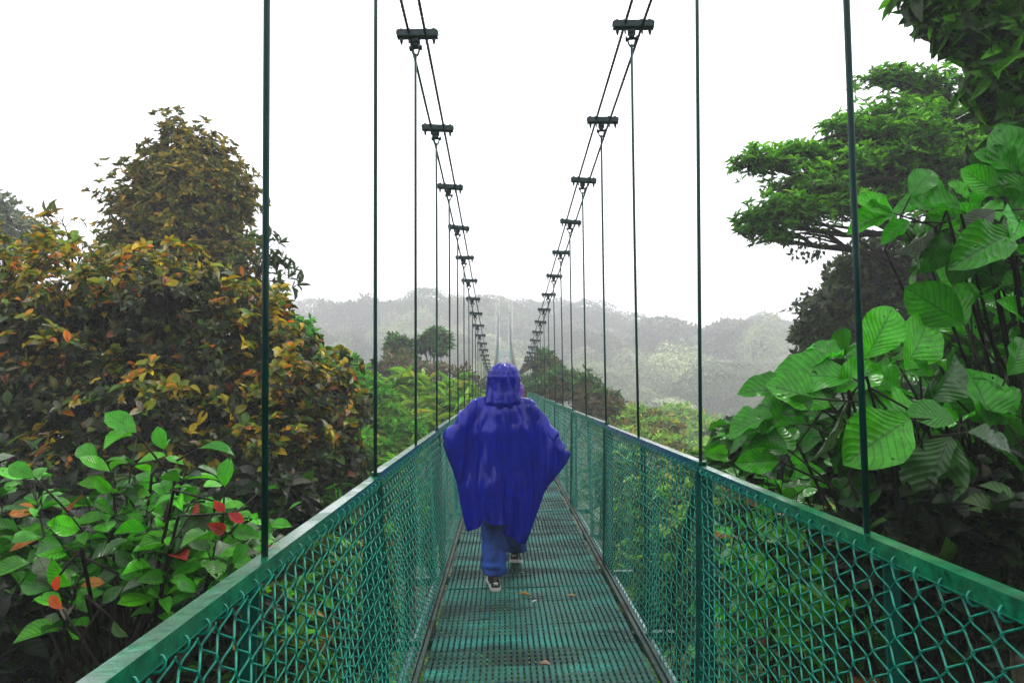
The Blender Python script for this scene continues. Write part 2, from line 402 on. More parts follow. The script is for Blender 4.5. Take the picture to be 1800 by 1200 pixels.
# cross beams and joints
nd_ = int((YEND-D0)/S)
proto_rod = {}
for n in range(-3, nd_):
    y = D0+S*n
    mb = MB(); xl, xr = -.72, 1.08
    mb.beam((xl, y, deck_z(y, xl)-.085), (xr, y, deck_z(y, xr)-.085), .05, .06)
    mb.build('cross_beam', M['post'], bridge)
mb = MB()
for j in joints:
    if j > 25: break
# rails, posts, wire mesh by section
def section_bounds(): 
    k = -2; out = []
    while True:
        a = D0+S+SECT*k; b = a+SECT
        if a > YEND-1: break
        out.append((a, b)); k += 1
    return out
def chain_link(L, H, lean, p=.043, r=.0016, fine=True):
    """woven wire panel in local coordinates: along +y, up from z=0 to H, leaning by lean in x at the bottom"""
    hz_ = p*.7
    nrow = int(H/hz_); ncol = int(L/p)
    sub = 4 if fine else 1
    tt = np.arange(nrow*sub+1)/sub                                     # half periods
    tri = 2*np.abs((tt/2) % 1-.5)                                        # 1..0..1 zigzag
    tri = tri*1.0
    sm_ = (.5+.5*np.cos(tt*PI)) if fine else tri
    zig = .75*tri+.25*sm_
    nsd = 4 if fine else 3
    V = []; Q = []; base = 0
    xx = .006*np.sin(tt*PI+.5*PI) if fine else 0*tt
    k = len(tt); ang = np.arange(nsd)*2*PI/nsd
    for c in range(ncol+1):
        ph = rng.normal(0, .002) if fine else 0
        yy = c*p+(zig-.5)*p*1.1*(1 if c % 2 else -1)+ph+.004*np.sin(tt*.21+c*.37)*fine
        zz = H-tt*hz_
        bul = .012*np.sin(c*.31)*np.sin(zz/H*PI)*fine
        pts = np.stack([xx*(1 if c % 2 else 1)+bul+lean*(1-zz/H), yy, zz], 1)
        tg = nz(np.gradient(pts, axis=0)); x = nz(np.cross(tg, np.array([1., 0, 0]))); u = np.cross(x, tg)
        R = pts[:, None]+r*(np.cos(ang)[None, :, None]*x[:, None]+np.sin(ang)[None, :, None]*u[:, None])
        V.append(R.reshape(-1, 3))
        i = (np.arange(k-1)*nsd)[:, None]; j = np.arange(nsd)[None]
        q = np.stack([i+j, i+(j+1) % nsd, i+nsd+(j+1) % nsd, i+nsd+j], -1).reshape(-1, 4)+base
        Q.append(q); base += k*nsd
    return np.concatenate(V), np.concatenate(Q)
CL = {}
def mesh_panel(a, b, side):
    near = a < 13
    key = (side, near)
    H = RAILH-.075
    if key not in CL:
        V, Qd = chain_link(SECT-.02, H, (.06 if side < 0 else -.015), .043, .0025 if near else .0028, near)
        if near:
            # top selvage: hooks twisted round the tension wire
            mb = MB(); nk = int(SECT/.086)
            for c in range(nk):
                y = c*.086+.02
                th = np.linspace(-.8*PI, 1.0*PI, 9)
                mb.tube(np.stack([.013*np.cos(th)*(-side), y+.007*np.linspace(-1, 1, 9), H+.008+.013*np.sin(th)], 1), .0026, 4)
            mb.tube(np.stack([np.full(12, 0.0), np.linspace(0, SECT-.03, 12), H+.006+.002*np.sin(np.arange(12)*2.1)], 1), .0045, 6)
            HV = np.concatenate(mb.v); HF = [f for f in mb.f if len(f) == 4]
            Qd = np.concatenate([Qd, np.array(HF)+len(V)]); V = np.concatenate([V, HV])
        CL[key] = fast_mesh('wire_mesh', V, Qd, True)
        CL[key].materials.append(M['wire'])
    o_ = bpy.data.objects.new('wire_mesh', CL[key]); COL.objects.link(o_); o_.parent = bridge
    x = (XL+.015 if side < 0 else XR-.015)
    za, zb = rail_z(a, side), rail_z(b, side)
    o_.location = (x, a+.012, za-H-.04); 
    sl = (zb-za)/(b-a)
    o_.rotation_euler = (math.atan(sl), 0, 0)
    return o_
for a, b in section_bounds():
    for side in (-1, 1):
        X = XL if side < 0 else XR
        za, zb = rail_z(a, side)+.008, rail_z(b, side)-.008
        a2, b2 = a+.004, b-.004+.012
        mb = MB()
        mb.beam((X, a2, za-.003), (X, b2, zb-.003), .039, .006)
        mb.beam((X-side*.0165, a2, za-.022), (X-side*.0165, b2, zb-.022), .005, .032)
        mb.beam((X+side*.0165, a2, za-.022), (X+side*.0165, b2, zb-.022), .005, .032)
        ob = mb.build('handrail', M['rail'], bridge)
        if a > -2 or a > -6: mesh_panel(a, b, side)
        # post: angle iron at the section joint
        if a > .5:
            lean = .06 if side < 0 else -.015
            zt = rail_z(a, side)-.03; zb_ = float(deck_z(a, X))-.12
            xi = X-side*.004
            mb = MB()
            mb.beam((xi, a-.004, zt), (xi+lean*.9, a-.004, zb_), .05, .006, (0, 1, 0))
            mb.beam((xi+side*.022, a+.022, zt), (xi+side*.022+lean*.9, a+.022, zb_), .006, .05, (0, 1, 0))
            mb.beam((X+side*.03, a+.03, zt), (X+side*.03, a+.03, zb_), .05, .012, (0, 1, 0))
            mb.build('post', M['post'], bridge)
        # outside brace from the rail down to the end of the cross beam, and a mid upright
        if a > -3:
            zt = rail_z(a+S*.5, side)-.05
            mb = MB(); yb = a+S
            mb.beam((X+side*.02, a+.12, rail_z(a, side)-.05), (X+side*.12, yb-.1, float(deck_z(yb, X))-.07), .032, .008)
            mb.build('brace', M['post'], bridge)
            mb = MB()
            mb.beam((X+side*.012, yb-.05, rail_z(yb, side)-.03), (X+side*.05, yb-.05, float(deck_z(yb, X))-.07), .036, .008, (0, 1, 0))
            mb.build('upright', M['post'], bridge)
# main cables, clamps, suspenders
def cable(xo, side):
    ys = np.linspace(-6, 95.5, 150); X = (XL-.0 if side < 0 else XR-.02)+xo
    z = np.array([cable_z(y, side) for y in ys])
    mb = MB(); mb.tube(np.stack([np.full(len(ys), X), ys, z+(.01*xo/.055)*-1], 1), .0085, 6)
    # a second strand wound round it gives the rope its lay on the near stretch
    yy = np.linspace(1, 12, 700); zz = smooth_interp(CY, CZ, yy)+CAMZ+(.075 if side > 0 else -.01); th = yy*62
    for ph in (0, PI):
        mb.tube(np.stack([X+.006*np.cos(th+ph), yy, zz-.01*xo/.055+.006*np.sin(th+ph)], 1), .0048, 4, False)
    mb.build('main_cable', M['cable'], bridge, True)
for side in (-1, 1):
    for xo in (-.055, .055): cable(xo, side)
def clamp_mesh():
    mb = MB(); tl = math.radians(3)
    R = np.array(Euler((0, tl, 0)).to_matrix())
    mb.box((0, 0, .011), (.27, .045, .02), R); mb.box((0, 0, -.013), (.262, .05, .014), R)
    mb.box((0, -.026, .004), (.255, .008, .042), R)
    for x in (-.105, -.055, .055, .105):
        zc = -x*math.sin(tl)
        mb.tube([(x, -.0, zc-.055), (x, 0, zc+.038)], .006, 6)
        mb.tube([(x, 0, zc+.028), (x, 0, zc+.040)], .0115, 6)
    for x in (-.105, .105):
        zc = -x*math.sin(tl); mb.tube([(x, 0, zc-.02), (x, 0, zc-.045), (x, 0, zc-.066)], [.013, .011, .004], 6)
    return mb.mesh('cable_clamp')
def shackle_mesh():
    mb = MB()
    mb.box((0, 0, -.04), (.05, .036, .036)); mb.box((0, 0, -.066), (.036, .03, .03))
    mb.tube([(-.04, 0, -.085), (.04, 0, -.085)], .009, 7)
    for x in (-.034, .034): mb.tube([(x-.006, 0, -.085), (x+.006, 0, -.085)], .017, 6)
    th = np.linspace(0, PI, 11)
    mb.tube([(.024*math.cos(t), 0, -.088-.05*math.sin(t)) for t in th], .0062, 6)
    return mb.mesh('shackle', True)
CM, SM = clamp_mesh(), shackle_mesh()
CM.materials.append(M['clamp']); SM.materials.append(M['clamp'])
for n in range(0, nd_):
    for side in (-1, 1):
        y = D0+S*n+(.03 if side > 0 else 0)
        X = XL if side < 0 else XR
        Xc = X if side < 0 else XR-(.048 if n == 0 else (-.012 if n == 1 else .02))
        zc = cable_z(y, side)
        slope = (cable_z(y+.3, side)-cable_z(y-.3, side))/.6
        jr = random.uniform(-.05, .05)
        c = bpy.data.objects.new('cable_clamp', CM); COL.objects.link(c); c.parent = bridge; c.location = (Xc, y, zc); c.rotation_euler = (math.atan(slope)*.6, jr, jr)
        s_ = bpy.data.objects.new('shackle', SM); COL.objects.link(s_); s_.parent = c; s_.location = (-.012, 0, 0); s_.rotation_euler = (-math.atan(slope)*.6, -jr, jr*4)
        zr = rail_z(y, side)
        if zc-.12 > zr:
            mb = MB(); zt = zc-.125
            t = np.linspace(0, 1, 5)
            xs = (Xc-.012)*(1-t)+X*t+.004*np.sin(t*PI)*random.uniform(-1, 1)
            mb.tube(np.stack([xs, np.full(5, y)+.0, zt+(zr-.02-zt)*t], 1), .0082, 8)
            mb.build('suspender', M['rod'], bridge, True)
# far tower, mist glare put into its pale colour
M['tower'] = paint('tower_mist_glare', (.66, .7, .7), (.78, .8, .8), (.5, .7), 6, .1)
tw = empty('bridge_tower', (.155, 95.6, float(deck_z(95))-6)); tag(tw, 'lattice bridge tower at the far end with mist glare put into its pale colour', 'tower')
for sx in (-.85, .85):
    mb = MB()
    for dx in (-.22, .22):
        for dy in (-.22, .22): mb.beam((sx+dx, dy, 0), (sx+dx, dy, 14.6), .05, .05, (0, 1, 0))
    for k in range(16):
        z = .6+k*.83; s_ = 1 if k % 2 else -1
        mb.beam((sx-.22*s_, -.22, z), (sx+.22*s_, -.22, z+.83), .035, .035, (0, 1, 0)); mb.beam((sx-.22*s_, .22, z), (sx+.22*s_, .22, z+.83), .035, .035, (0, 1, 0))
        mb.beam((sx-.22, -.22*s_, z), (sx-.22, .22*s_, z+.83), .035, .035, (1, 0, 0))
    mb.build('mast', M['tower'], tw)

# ------------------------------------------------------------------ people
def drape(seed=3, steps=330):
    """rectangular poncho dropped over shoulders and bent arms; returns grid (ny,nx,3)"""
    r2 = np.random.default_rng(seed)
    W_, Lg, h = 1.32, 1.84, .026
    nx, ny = int(W_/h), int(Lg/h)
    gx_, gy_ = np.meshgrid((np.arange(nx)-(nx-1)/2)*h, (np.arange(ny)-(ny-1)/2)*h)
    tp = np.clip((-gy_-.22)/.26, 0, 1); tq = np.clip((-gy_-.45)/.5, 0, 1)
    sc = np.where(gx_ < 0, 1-.38*tp-.04*tq, 1-.36*tp-.24*tq)
    hem = np.where(gy_ < 0, .90+.05*np.clip((gx_+.1)/.5, -.8, 1)-.06*np.exp(-((gx_+.34)/.09)**2), .84-.1*gx_)
    gx_, gy_ = gx_*sc, gy_*hem
    rest = np.stack([gx_, gy_], -1)
    X = np.stack([gx_, gy_-.02, 1.47+0*gx_], -1); X += r2.normal(0, .002, X.shape)
    rr = np.hypot(gx_, gy_)
    a = math.radians(-9); c, s_ = math.cos(a), math.sin(a)
    X[..., :2] = np.stack([c*X[..., 0]-s_*X[..., 1], s_*X[..., 0]+c*X[..., 1]], -1)
    pin = rr < .085
    Xp = X.copy(); w_ = np.where(pin, 0.0, 1.0)[..., None]
    tgt = X.copy(); tgt[..., 2] = 1.415
    for gxx, gyy, tp in ((-.60, -.17, (-.44, -.07, 1.14)), (-.60, .12, (-.36, .18, 1.10)), (.62, -.17, (.475, -.08, 1.03)), (.62, .12, (.42, .18, 1.0))):
        q = np.unravel_index(np.argmin(np.hypot(gx_-gxx, gy_-gyy)), gx_.shape)
        pin[q] = True; w_[q] = 0; tgt[q] = tp
    caps = [((0, 0, .92), (0, -.01, 1.28), .150), ((-.17, -.01, 1.335), (.17, -.01, 1.335), .075), ((-.08, 0, .9), (.08, 0, .9), .155), ((-.07, -.03, 1.15), (.07, -.03, 1.15), .135),
            ((-.18, -.01, 1.33), (-.375, -.055, 1.125), .060), ((-.375, -.055, 1.125), (-.30, .2, 1.04), .048),
            ((.18, -.01, 1.33), (.385, -.06, 1.055), .060), ((.385, -.06, 1.055), (.36, .2, .98), .050), ((0, 0, 1.3), (0, 0, 1.45), .07),
            ((-.09, -.10, .45), (-.08, 0, .9), .09), ((.09, .24, .45), (.08, 0, .9), .09)]
    caps = [(np.array(p), np.array(q), r) for p, q, r in caps]
    def con(A, B, L0, k):
        L0 = np.linalg.norm(rest[A]-rest[B], axis=-1)[..., None]; a_, b_ = X[A], X[B]; wa, wb = w_[A], w_[B]
        d = b_-a_; l = np.sqrt((d*d).sum(-1, keepdims=True))+1e-9; ws = wa+wb+1e-9
        cor = k*(l-L0)/l*d/ws
        X[A] = a_+wa*cor; X[B] = b_-wb*cor
    S_ = slice
    sets = []
    for st in (0, 1):
        sets.append(((S_(None), S_(st, nx-1, 2)), (S_(None), S_(st+1, nx, 2)), h, 1.0))
        sets.append(((S_(st, ny-1, 2), S_(None)), (S_(st+1, ny, 2), S_(None)), h, 1.0))
    for st in (0, 1):
        sets.append(((S_(st, ny-1, 2), S_(0, nx-1)), (S_(st+1, ny, 2), S_(1, nx)), h*1.41421, .45))
        sets.append(((S_(st, ny-1, 2), S_(1, nx)), (S_(st+1, ny, 2), S_(0, nx-1)), h*1.41421, .45))
    for st in range(4):
        sets.append(((S_(None), S_(st, nx-3, 4)), (S_(None), S_(st+3, nx, 4)), 3*h, .12))
        sets.append(((S_(st, ny-3, 4), S_(None)), (S_(st+3, ny, 4), S_(None)), 3*h, .12))
    # guard lengths of sliced pairs
    def fix(A, B):
        a_ = X[A].shape; b_ = X[B].shape; my, mx_ = min(a_[0], b_[0]), min(a_[1], b_[1])
        def cut(s, n, ax):
            ln = ny if ax == 0 else nx; rg = range(*s.indices(ln))[:n]
            return S_(rg[0], rg[-1]+1, rg.step if len(rg) > 1 else 1)
        return (cut(A[0], my, 0), cut(A[1], mx_, 1)), (cut(B[0], my, 0), cut(B[1], mx_, 1))
    sets = [(*fix(A, B), l, k) for A, B, l, k in sets]
    g = np.array([0, 0, -9.8]); dt = 1/70
    for it in range(steps):
        wind = np.zeros(3)
        if it > 60: wind = np.array([.5*math.sin(it*.05), -.35, 0])
        V = (X-Xp)*.965; Xp = X.copy()
        X = X+(V+(g+wind)*dt*dt)*w_
        X[pin] = X[pin]*.97+tgt[pin]*.03
        for rep in range(5):
            for A, B, l, k in sets: con(A, B, l, k)
            if rep % 2 == 1:
                for p, q, r in caps[1:2]+caps[4:9]:
                    d = q-p; t = np.clip(((X-p)@d)/(d@d), 0, 1)[..., None]; c_ = p+t*d; v = X-c_; v[..., 2] += .01; l_ = np.sqrt((v*v).sum(-1, keepdims=True))+1e-9
                    X = np.where((l_ < r+.008)&(w_ > 0), c_+v/l_*(r+.008), X)
        for p, q, r in caps:
            d = q-p; t = np.clip(((X-p)@d)/(d@d), 0, 1)[..., None]; c_ = p+t*d; v = X-c_; l = np.sqrt((v*v).sum(-1, keepdims=True))+1e-9
            hit = (l < r+.008)&(w_ > 0)
            Xn = c_+v/l*(r+.008)
            # friction
            X = np.where(hit, Xn, X); Xp = np.where(hit, Xp*.35+X*.65, Xp)
    # creases and folds of the stiff plastic, across the sheet's own directions
    dX = np.stack(np.gradient(X, axis=(0, 1)), 0); nrm = nz(np.cross(dX[1], dX[0]))
    q = np.stack([rest[..., 0]*15+rest[..., 1]*2*np.sin(rest[..., 0]*7), rest[..., 1]*1.3, 0*rest[..., 0]], -1)
    fold = (1-np.abs(wob(q, 1.0, 2.3)))**3*.036+(1-np.abs(wob(q, 2.1, 5.3)))**3*.03
    th = np.arctan2(rest[..., 1], rest[..., 0]); rad = (1-np.abs(np.sin(th*5+.6*np.sin(rest[..., 0]*9))))**2*.034*np.exp(-((rr-.22)/.14)**2)
    edge = np.minimum(np.minimum(np.arange(nx), nx-1-np.arange(nx))[None]/5., 1)
    fold = fold*edge
    X = X+nrm*((fold*np.clip((rr-.1)/.3, 0, 1)+rad)*np.where(nrm[..., 1:2] == nrm[..., 1:2], 1, 1)[..., 0])[..., None]
    return X, rr
PX, PR = drape()
def poncho_mesh():
    ny, nx, _ = PX.shape; idx = np.arange(ny*nx).reshape(ny, nx)
    Q = np.stack([idx[:-1, :-1], idx[:-1, 1:], idx[1:, 1:], idx[1:, :-1]], -1)
    keep = (PR[:-1, :-1] > .05)
    return fast_mesh('poncho', PX.reshape(-1, 3), Q[keep].reshape(-1, 4), True)
PM = poncho_mesh()
def poncho_mat(name, c1, c2, rough=.28, tr=.12):
    m, t, b, o = nodes(name); L = t.links.new
    tc = N(t, 'ShaderNodeTexCoord')
    n1 = N(t, 'ShaderNodeTexNoise', i_Scale=5.0, i_Detail=4.0, i_Distortion=1.2); L(tc.outputs['Object'], n1.inputs['Vector'])
    r = ramp(t, [(.2, c1), (.8, c2)]); L(n1.outputs[0], r.inputs[0]); L(r.outputs[0], b.inputs['Base Color'])
    b.inputs['Roughness'].default_value = rough; b.inputs['Specular IOR Level'].default_value = .36
    def ridge(scale, stretch, dist, seed):
        mq = N(t, 'ShaderNodeMapping'); mq.inputs['Scale'].default_value = stretch; mq.inputs['Location'].default_value = (seed, seed, 0); L(tc.outputs['Object'], mq.inputs[0])
        n_ = N(t, 'ShaderNodeTexNoise', i_Scale=scale, i_Detail=2.5, i_Distortion=dist); L(mq.outputs[0], n_.inputs['Vector'])
        a_ = N(t, 'ShaderNodeMath', operation='SUBTRACT', i_1=.5); L(n_.outputs[0], a_.inputs[0]); b_ = N(t, 'ShaderNodeMath', operation='ABSOLUTE'); L(a_.outputs[0], b_.inputs[0])
        c_ = N(t, 'ShaderNodeMath', operation='POWER', i_1=.6); L(b_.outputs[0], c_.inputs[0]); return c_.outputs[0]
    prev = None
    for sc_, st_, di_, se_, stg, dst in ((2.6, (2.6, 1, .22), .5, 0, .8, .08), (4.2, (.5, 1, .9), .4, 3, .3, .04), (10.0, (1, 1, .7), .3, 7, .16, .012)):
        bp = N(t, 'ShaderNodeBump', i_Strength=stg, i_Distance=dst); L(ridge(sc_, st_, di_, se_), bp.inputs['Height'])
        if prev is not None: L(prev, bp.inputs['Normal'])
        prev = bp.outputs[0]
    L(prev, b.inputs['Normal'])
    trn = N(t, 'ShaderNodeBsdfTranslucent'); L(r.outputs[0], trn.inputs[0])
    mix = N(t, 'ShaderNodeMixShader', i_0=tr); L(b.outputs[0], mix.inputs[1]); L(trn.outputs[0], mix.inputs[2]); L(mix.outputs[0], o.inputs[0])
    return m
M['poncho'] = poncho_mat('blue_poncho_plastic', (.0004, .006, .24), (.0006, .013, .50), .12, .3)
M['poncho_purple'] = poncho_mat('purple_poncho_plastic', (.09, .015, .3), (.2, .05, .55))
M['poncho_grey'] = poncho_mat('grey_poncho_plastic', (.3, .3, .32), (.5, .5, .52), .4)
M['jeans'] = paint('denim', (.006, .025, .12), (.02, .09, .42), (.7, .9), 9, .4)
M['shoe'] = paint('shoe_black', (.006, .006, .006), (.015, .013, .012), (.4, .6), 30, .2)
M['shoe_white'] = paint('shoe_white', (.5, .46, .42), (.66, .62, .58), (.4, .6), 30, .1)
M['shoe_red'] = paint('shoe_red', (.3, .02, .02), (.4, .04, .03), (.4, .6), 30, .1)
M['skin'] = paint('skin', (.38, .2, .13), (.48, .27, .18), (.4, .6), 30, .05)
M['hair'] = paint('hair_dark', (.01, .007, .005), (.02, .014, .01), (.4, .6), 60, .4)
def loft(rings, nseg=20):
    V = np.concatenate(rings); n = len(rings)
    Fc = [(i*nseg+j, i*nseg+(j+1) % nseg, (i+1)*nseg+(j+1) % nseg, (i+1)*nseg+j) for i in range(n-1) for j in range(nseg)]
    Fc += [tuple(range(nseg))[::-1], tuple((n-1)*nseg+j for j in range(nseg))]
    return V, Fc
def hood_mesh():
    nt_, nf = 44, 56; prof_z = [-.06, .0, .05, .085, .12, .16, .20, .24, .27, .292, .303, .306]
    prof_r = [.110, .140, .130, .123, .121, .121, .121, .110, .088, .058, .028, .002]
    zs = np.interp(np.linspace(0, 1, nf), np.linspace(0, 1, 12), prof_z); rs = np.interp(np.linspace(0, 1, nf), np.linspace(0, 1, 12), prof_r)
    V = []
    for z, r in zip(zs, rs):
        for k in range(nt_):
            a = 2*PI*k/nt_; dx, dy = math.cos(a), math.sin(a)
            q = np.array([dx*2.6, dy*2.6+z*2, z*4.5])
            rg = 1-abs(float(wob(q, 1.6, 2.1))); rg2 = 1-abs(float(wob(q, 3.7, 7.7)))
            vf = math.sin(a*9+z*14)*.006*max(0, 1-z/.09)
            d = .017*(rg**3-.3)+.003*(rg2**3-.3)+vf
            rr = r+d*min(1, r/.06)
            V.append((dx*rr*1.02, dy*rr*1.12-.01+(.01 if z > .2 else 0), z))
    Fc = []
    for i in range(nf-1):
        for k in range(nt_):
            a = 2*PI*(k+.5)/nt_; z = zs[i]
            if abs(a-PI/2) < .62 and .06 < z < .25: continue
            Fc.append((i*nt_+k, i*nt_+(k+1) % nt_, (i+1)*nt_+(k+1) % nt_, (i+1)*nt_+k))
    me = bpy.data.meshes.new('hood'); me.from_pydata(V, [], Fc); me.update(); me.polygons.foreach_set('use_smooth', [True]*len(me.polygons)); return me
HM = hood_mesh()
def leg_loft(pts, rad, n=40, bunch=.0, seed=0, sq=1.0):
    pts = np.array(pts, float); t0 = np.linspace(0, 1, len(pts)); t = np.linspace(0, 1, n)
    p = np.stack([np.interp(t, t0, pts[:, i]) for i in range(3)], 1)
    for _ in range(3): p[1:-1] = (p[:-2]+2*p[1:-1]+p[2:])/4
    r = np.interp(t, t0, rad); a = np.arange(28)*2*PI/28; rings = []
    for i in range(n):
        dz = np.stack([np.cos(a), np.sin(a), 0*a], 1)
        q = np.stack([np.cos(a)*1.5, np.sin(a)*1.5, np.full(28, p[i, 2]*14)], 1)
        fold = (1-np.abs(wob(q, 1.5, seed)))**3*.014*(.25+bunch*math.exp(-(p[i, 2]-.16)**2/.012))
        rings.append(p[i]+dz*(r[i]*np.array([1, 1.12, 1])+fold[:, None]))
    return loft(rings, 28)
def shoe_meshes():
    up, so_, wp = MB(), MB(), MB()
    ys = np.array([-.115, -.10, -.06, -.01, .05, .11, .15, .17]); wd = np.array([.022, .034, .038, .036, .044, .048, .036, .012]); ht = np.array([.05, .085, .095, .09, .07, .052, .04, .02])
    rings = []; a = np.arange(20)*2*PI/20
    for y, w_, h_ in zip(ys, wd, ht):
        x = np.cos(a)*w_; z = .018+np.maximum(np.sin(a), -.12)*h_*1.0
        rings.append(np.stack([x, np.full(20, y)+(-.008*np.sin(a) if y < -.1 else 0*a), z], 1))
    up.add(*loft(rings, 20))
    rings = []
    for y, w_ in zip(ys, wd):
        x = np.cos(a)*(w_+.006); z = .012+np.sign(np.sin(a))*.012
        rings.append(np.stack([x, np.full(20, y)+(-.008 if y < -.1 else 0), z+(.012 if y > .14 else 0)], 1))
    so_.add(*loft(rings, 20))
    # pale wavy heel panel seen from behind
    th = np.linspace(-1.25, 1.25, 15)
    top = [(.040*math.sin(t), -.112-.014*math.cos(t)+.02*abs(math.sin(t))**2*2, .052+.014*math.cos(t*2.2)) for t in th]
    bot = [(x*1.02, y-.002, z-.026+.006*math.cos(t*3)) for (x, y, z), t in zip(top, th)]
    n = len(th); wp.add(top+bot+[(x, y+.01, z) for x, y, z in top]+[(x, y+.01, z) for x, y, z in bot],
        [(i, i+1, n+i+1, n+i) for i in range(n-1)]+[(i, 2*n+i, 2*n+i+1, i+1) for i in range(n-1)]+[(n+i, n+i+1, 3*n+i+1, 3*n+i) for i in range(n-1)])
    return up.mesh('shoe', True), so_.mesh('sole'), wp.mesh('heel_panel', True)
SHU, SHS, SHW = shoe_meshes()
SHU.materials.append(M['shoe']); SHS.materials.append(M['shoe_white']); SHW.materials.append(M['shoe_white'])
def body_mesh(name):
    """skin-modifier figure: torso, neck, head, arms and five-fingered hands, legs"""
    vs, es, rs = [], [], []
    def v(p, r, par=None):
        vs.append(p); rs.append(r if isinstance(r, tuple) else (r, r))
        if par is not None: es.append((par, len(vs)-1))
        return len(vs)-1
    pel = v((0, 0, .93), (.13, .10)); wa = v((0, 0, 1.06), (.115, .085), pel); ch = v((0, -.01, 1.24), (.13, .10), wa); nb = v((0, -.01, 1.36), (.07, .06), ch); nk = v((0, .0, 1.43), .048, nb)
    h1 = v((0, .015, 1.50), (.062, .07), nk); h2 = v((0, .012, 1.57), (.074, .09), h1); h3 = v((0, .01, 1.63), (.06, .07), h2)
    ns = v((0, .105, 1.545), .012, h2)
    for sx, el, ha in ((-1, (-.345, -.045, 1.135), (-.29, .19, 1.05)), (1, (.355, -.05, 1.065), (.345, .19, .99))):
        sh = v((sx*.165, -.01, 1.335), .055, ch); e = v(el, .04, sh); wr = v(ha, .026, e)
        pm = v((ha[0], ha[1]+.05, ha[2]-.005), (.036, .018), wr); 
        for k, L in enumerate((.06, .07, .075, .065)):
            f0 = v((ha[0]-.027+.018*k, ha[1]+.09, ha[2]-.008), .0095, pm); f1 = v((ha[0]-.03+.02*k, ha[1]+.09+L*.55, ha[2]-.02), .0085, f0); v((ha[0]-.03+.02*k, ha[1]+.09+L*.8, ha[2]-.045), .007, f1)
        t0 = v((ha[0]-sx*.035, ha[1]+.045, ha[2]-.01), .011, pm); v((ha[0]-sx*.05, ha[1]+.08, ha[2]-.025), .009, t0)
    for sx, kn, an in ((-1, (-.085, -.0, .50), (-.07, -.13, .10)), (1, (.09, .22, .50), (.095, .50, .11))):
        hp = v((sx*.085, 0, .88), .08, pel); k_ = v(kn, .055, hp); a_ = v(an, .035, k_)
    me = bpy.data.meshes.new(name); me.from_pydata(vs, es, []); me.update()
    ob = link_mesh(name, me, M['skin'])
    sk = ob.modifiers.new('skin', 'SKIN'); sk.use_smooth_shade = True
    for i, r in enumerate(rs): me.skin_vertices[0].data[i].radius = r
    me.skin_vertices[0].data[0].use_root = True
    sb = ob.modifiers.new('sub', 'SUBSURF'); sb.levels = 2; sb.render_levels = 2
    return ob
BODY_READY = []
def make_person(loc, rz, pmat, label, scale=1.0, group=None):
    b = body_mesh('person') if not BODY_READY else None
    if b is None:
        b = BODY_READY[0].copy(); COL.objects.link(b)
    else:
        # skin layer must exist before radii are set: handled by body_mesh
        BODY_READY.append(b)
    for ky in ('label', 'category', 'group'):
        if ky in b: del b[ky]
    b.location = loc; b.rotation_euler = (0, 0, rz); b.scale = (scale,)*3
    tag(b, label, 'person', group)
    def part(name, me, mat, par, loc=(0, 0, 0), rot=(0, 0, 0)):
        if mat is not None:
            o_ = bpy.data.objects.new(name, me); COL.objects.link(o_)
            if not me.materials: me.materials.append(mat)
            o_.material_slots[0].link = 'OBJECT'; o_.material_slots[0].material = mat
        else:
            o_ = bpy.data.objects.new(name, me); COL.objects.link(o_)
        o_.parent = par; o_.location = loc; o_.rotation_euler = rot; return o_
    po = part('poncho', PM, pmat, b)
    so_ = po.modifiers.new('thick', 'SOLIDIFY'); so_.thickness = .0022
    su = po.modifiers.new('sub', 'SUBSURF'); su.levels = 1; su.render_levels = 1
    ho = part('hood', HM, pmat, b, (0, -.005, 1.385))
    s2 = ho.modifiers.new('thick', 'SOLIDIFY'); s2.thickness = .003
    part('jeans', JM, M['jeans'], b)
    for fx, fy, fz, rx, rzz in ((-.068, -.115, 0, 0, .1), (.1, .5, .012, -.28, -.12)):
        s_ = part('shoe', SHU, None, b, (fx, fy, fz), (rx, 0, rzz)); part('sole', SHS, None, s_); part('heel_panel', SHW, None, s_)
    hr = MB(); hr.tube([(0, -.01, 1.5), (0, -.02, 1.57), (0, -.012, 1.64), (0, -.005, 1.672)], [.06, .082, .072, .02], 14); 
    if 'hair' not in bpy.data.meshes: hr.mesh('hair', True)
    part('hair', bpy.data.meshes['hair'], M['hair'], b)
    return b
mbj = MB()
V, Fc = leg_loft([(-.07, 0, 1.0), (-.085, 0, .86), (-.088, 0, .52), (-.075, -.07, .3), (-.068, -.115, .10)], [.11, .115, .092, .088, .083], 60, 1.6, 1.1); mbj.add(V, Fc)
V, Fc = leg_loft([(.07, 0, 1.0), (.085, .02, .86), (.09, .2, .52), (.095, .33, .3), (.098, .44, .13)], [.11, .112, .09, .085, .08], 60, 1.2, 4.1); mbj.add(V, Fc)
JM = mbj.mesh('jeans', True)
pb = P(884, 1022, 5.62)
hero_y = 5.66
make_person((.005, hero_y+.06, float(deck_z(hero_y, .0))+.001), 0.0, M['poncho'], 'person walking away along the deck in a shiny royal blue hooded poncho, jeans and trainers')
y2 = 9.0
make_person((.135, y2, float(deck_z(y2, .15))+.001), .05, M['poncho_purple'], 'person in a purple poncho almost hidden in front of the blue one', .92)
y3 = 70.0
make_person((.2, y3, float(deck_z(y3, .2))+.001), PI+.1, M['poncho_grey'], 'tiny distant person in a pale grey poncho standing where the bridge enters the mist', 1.0)

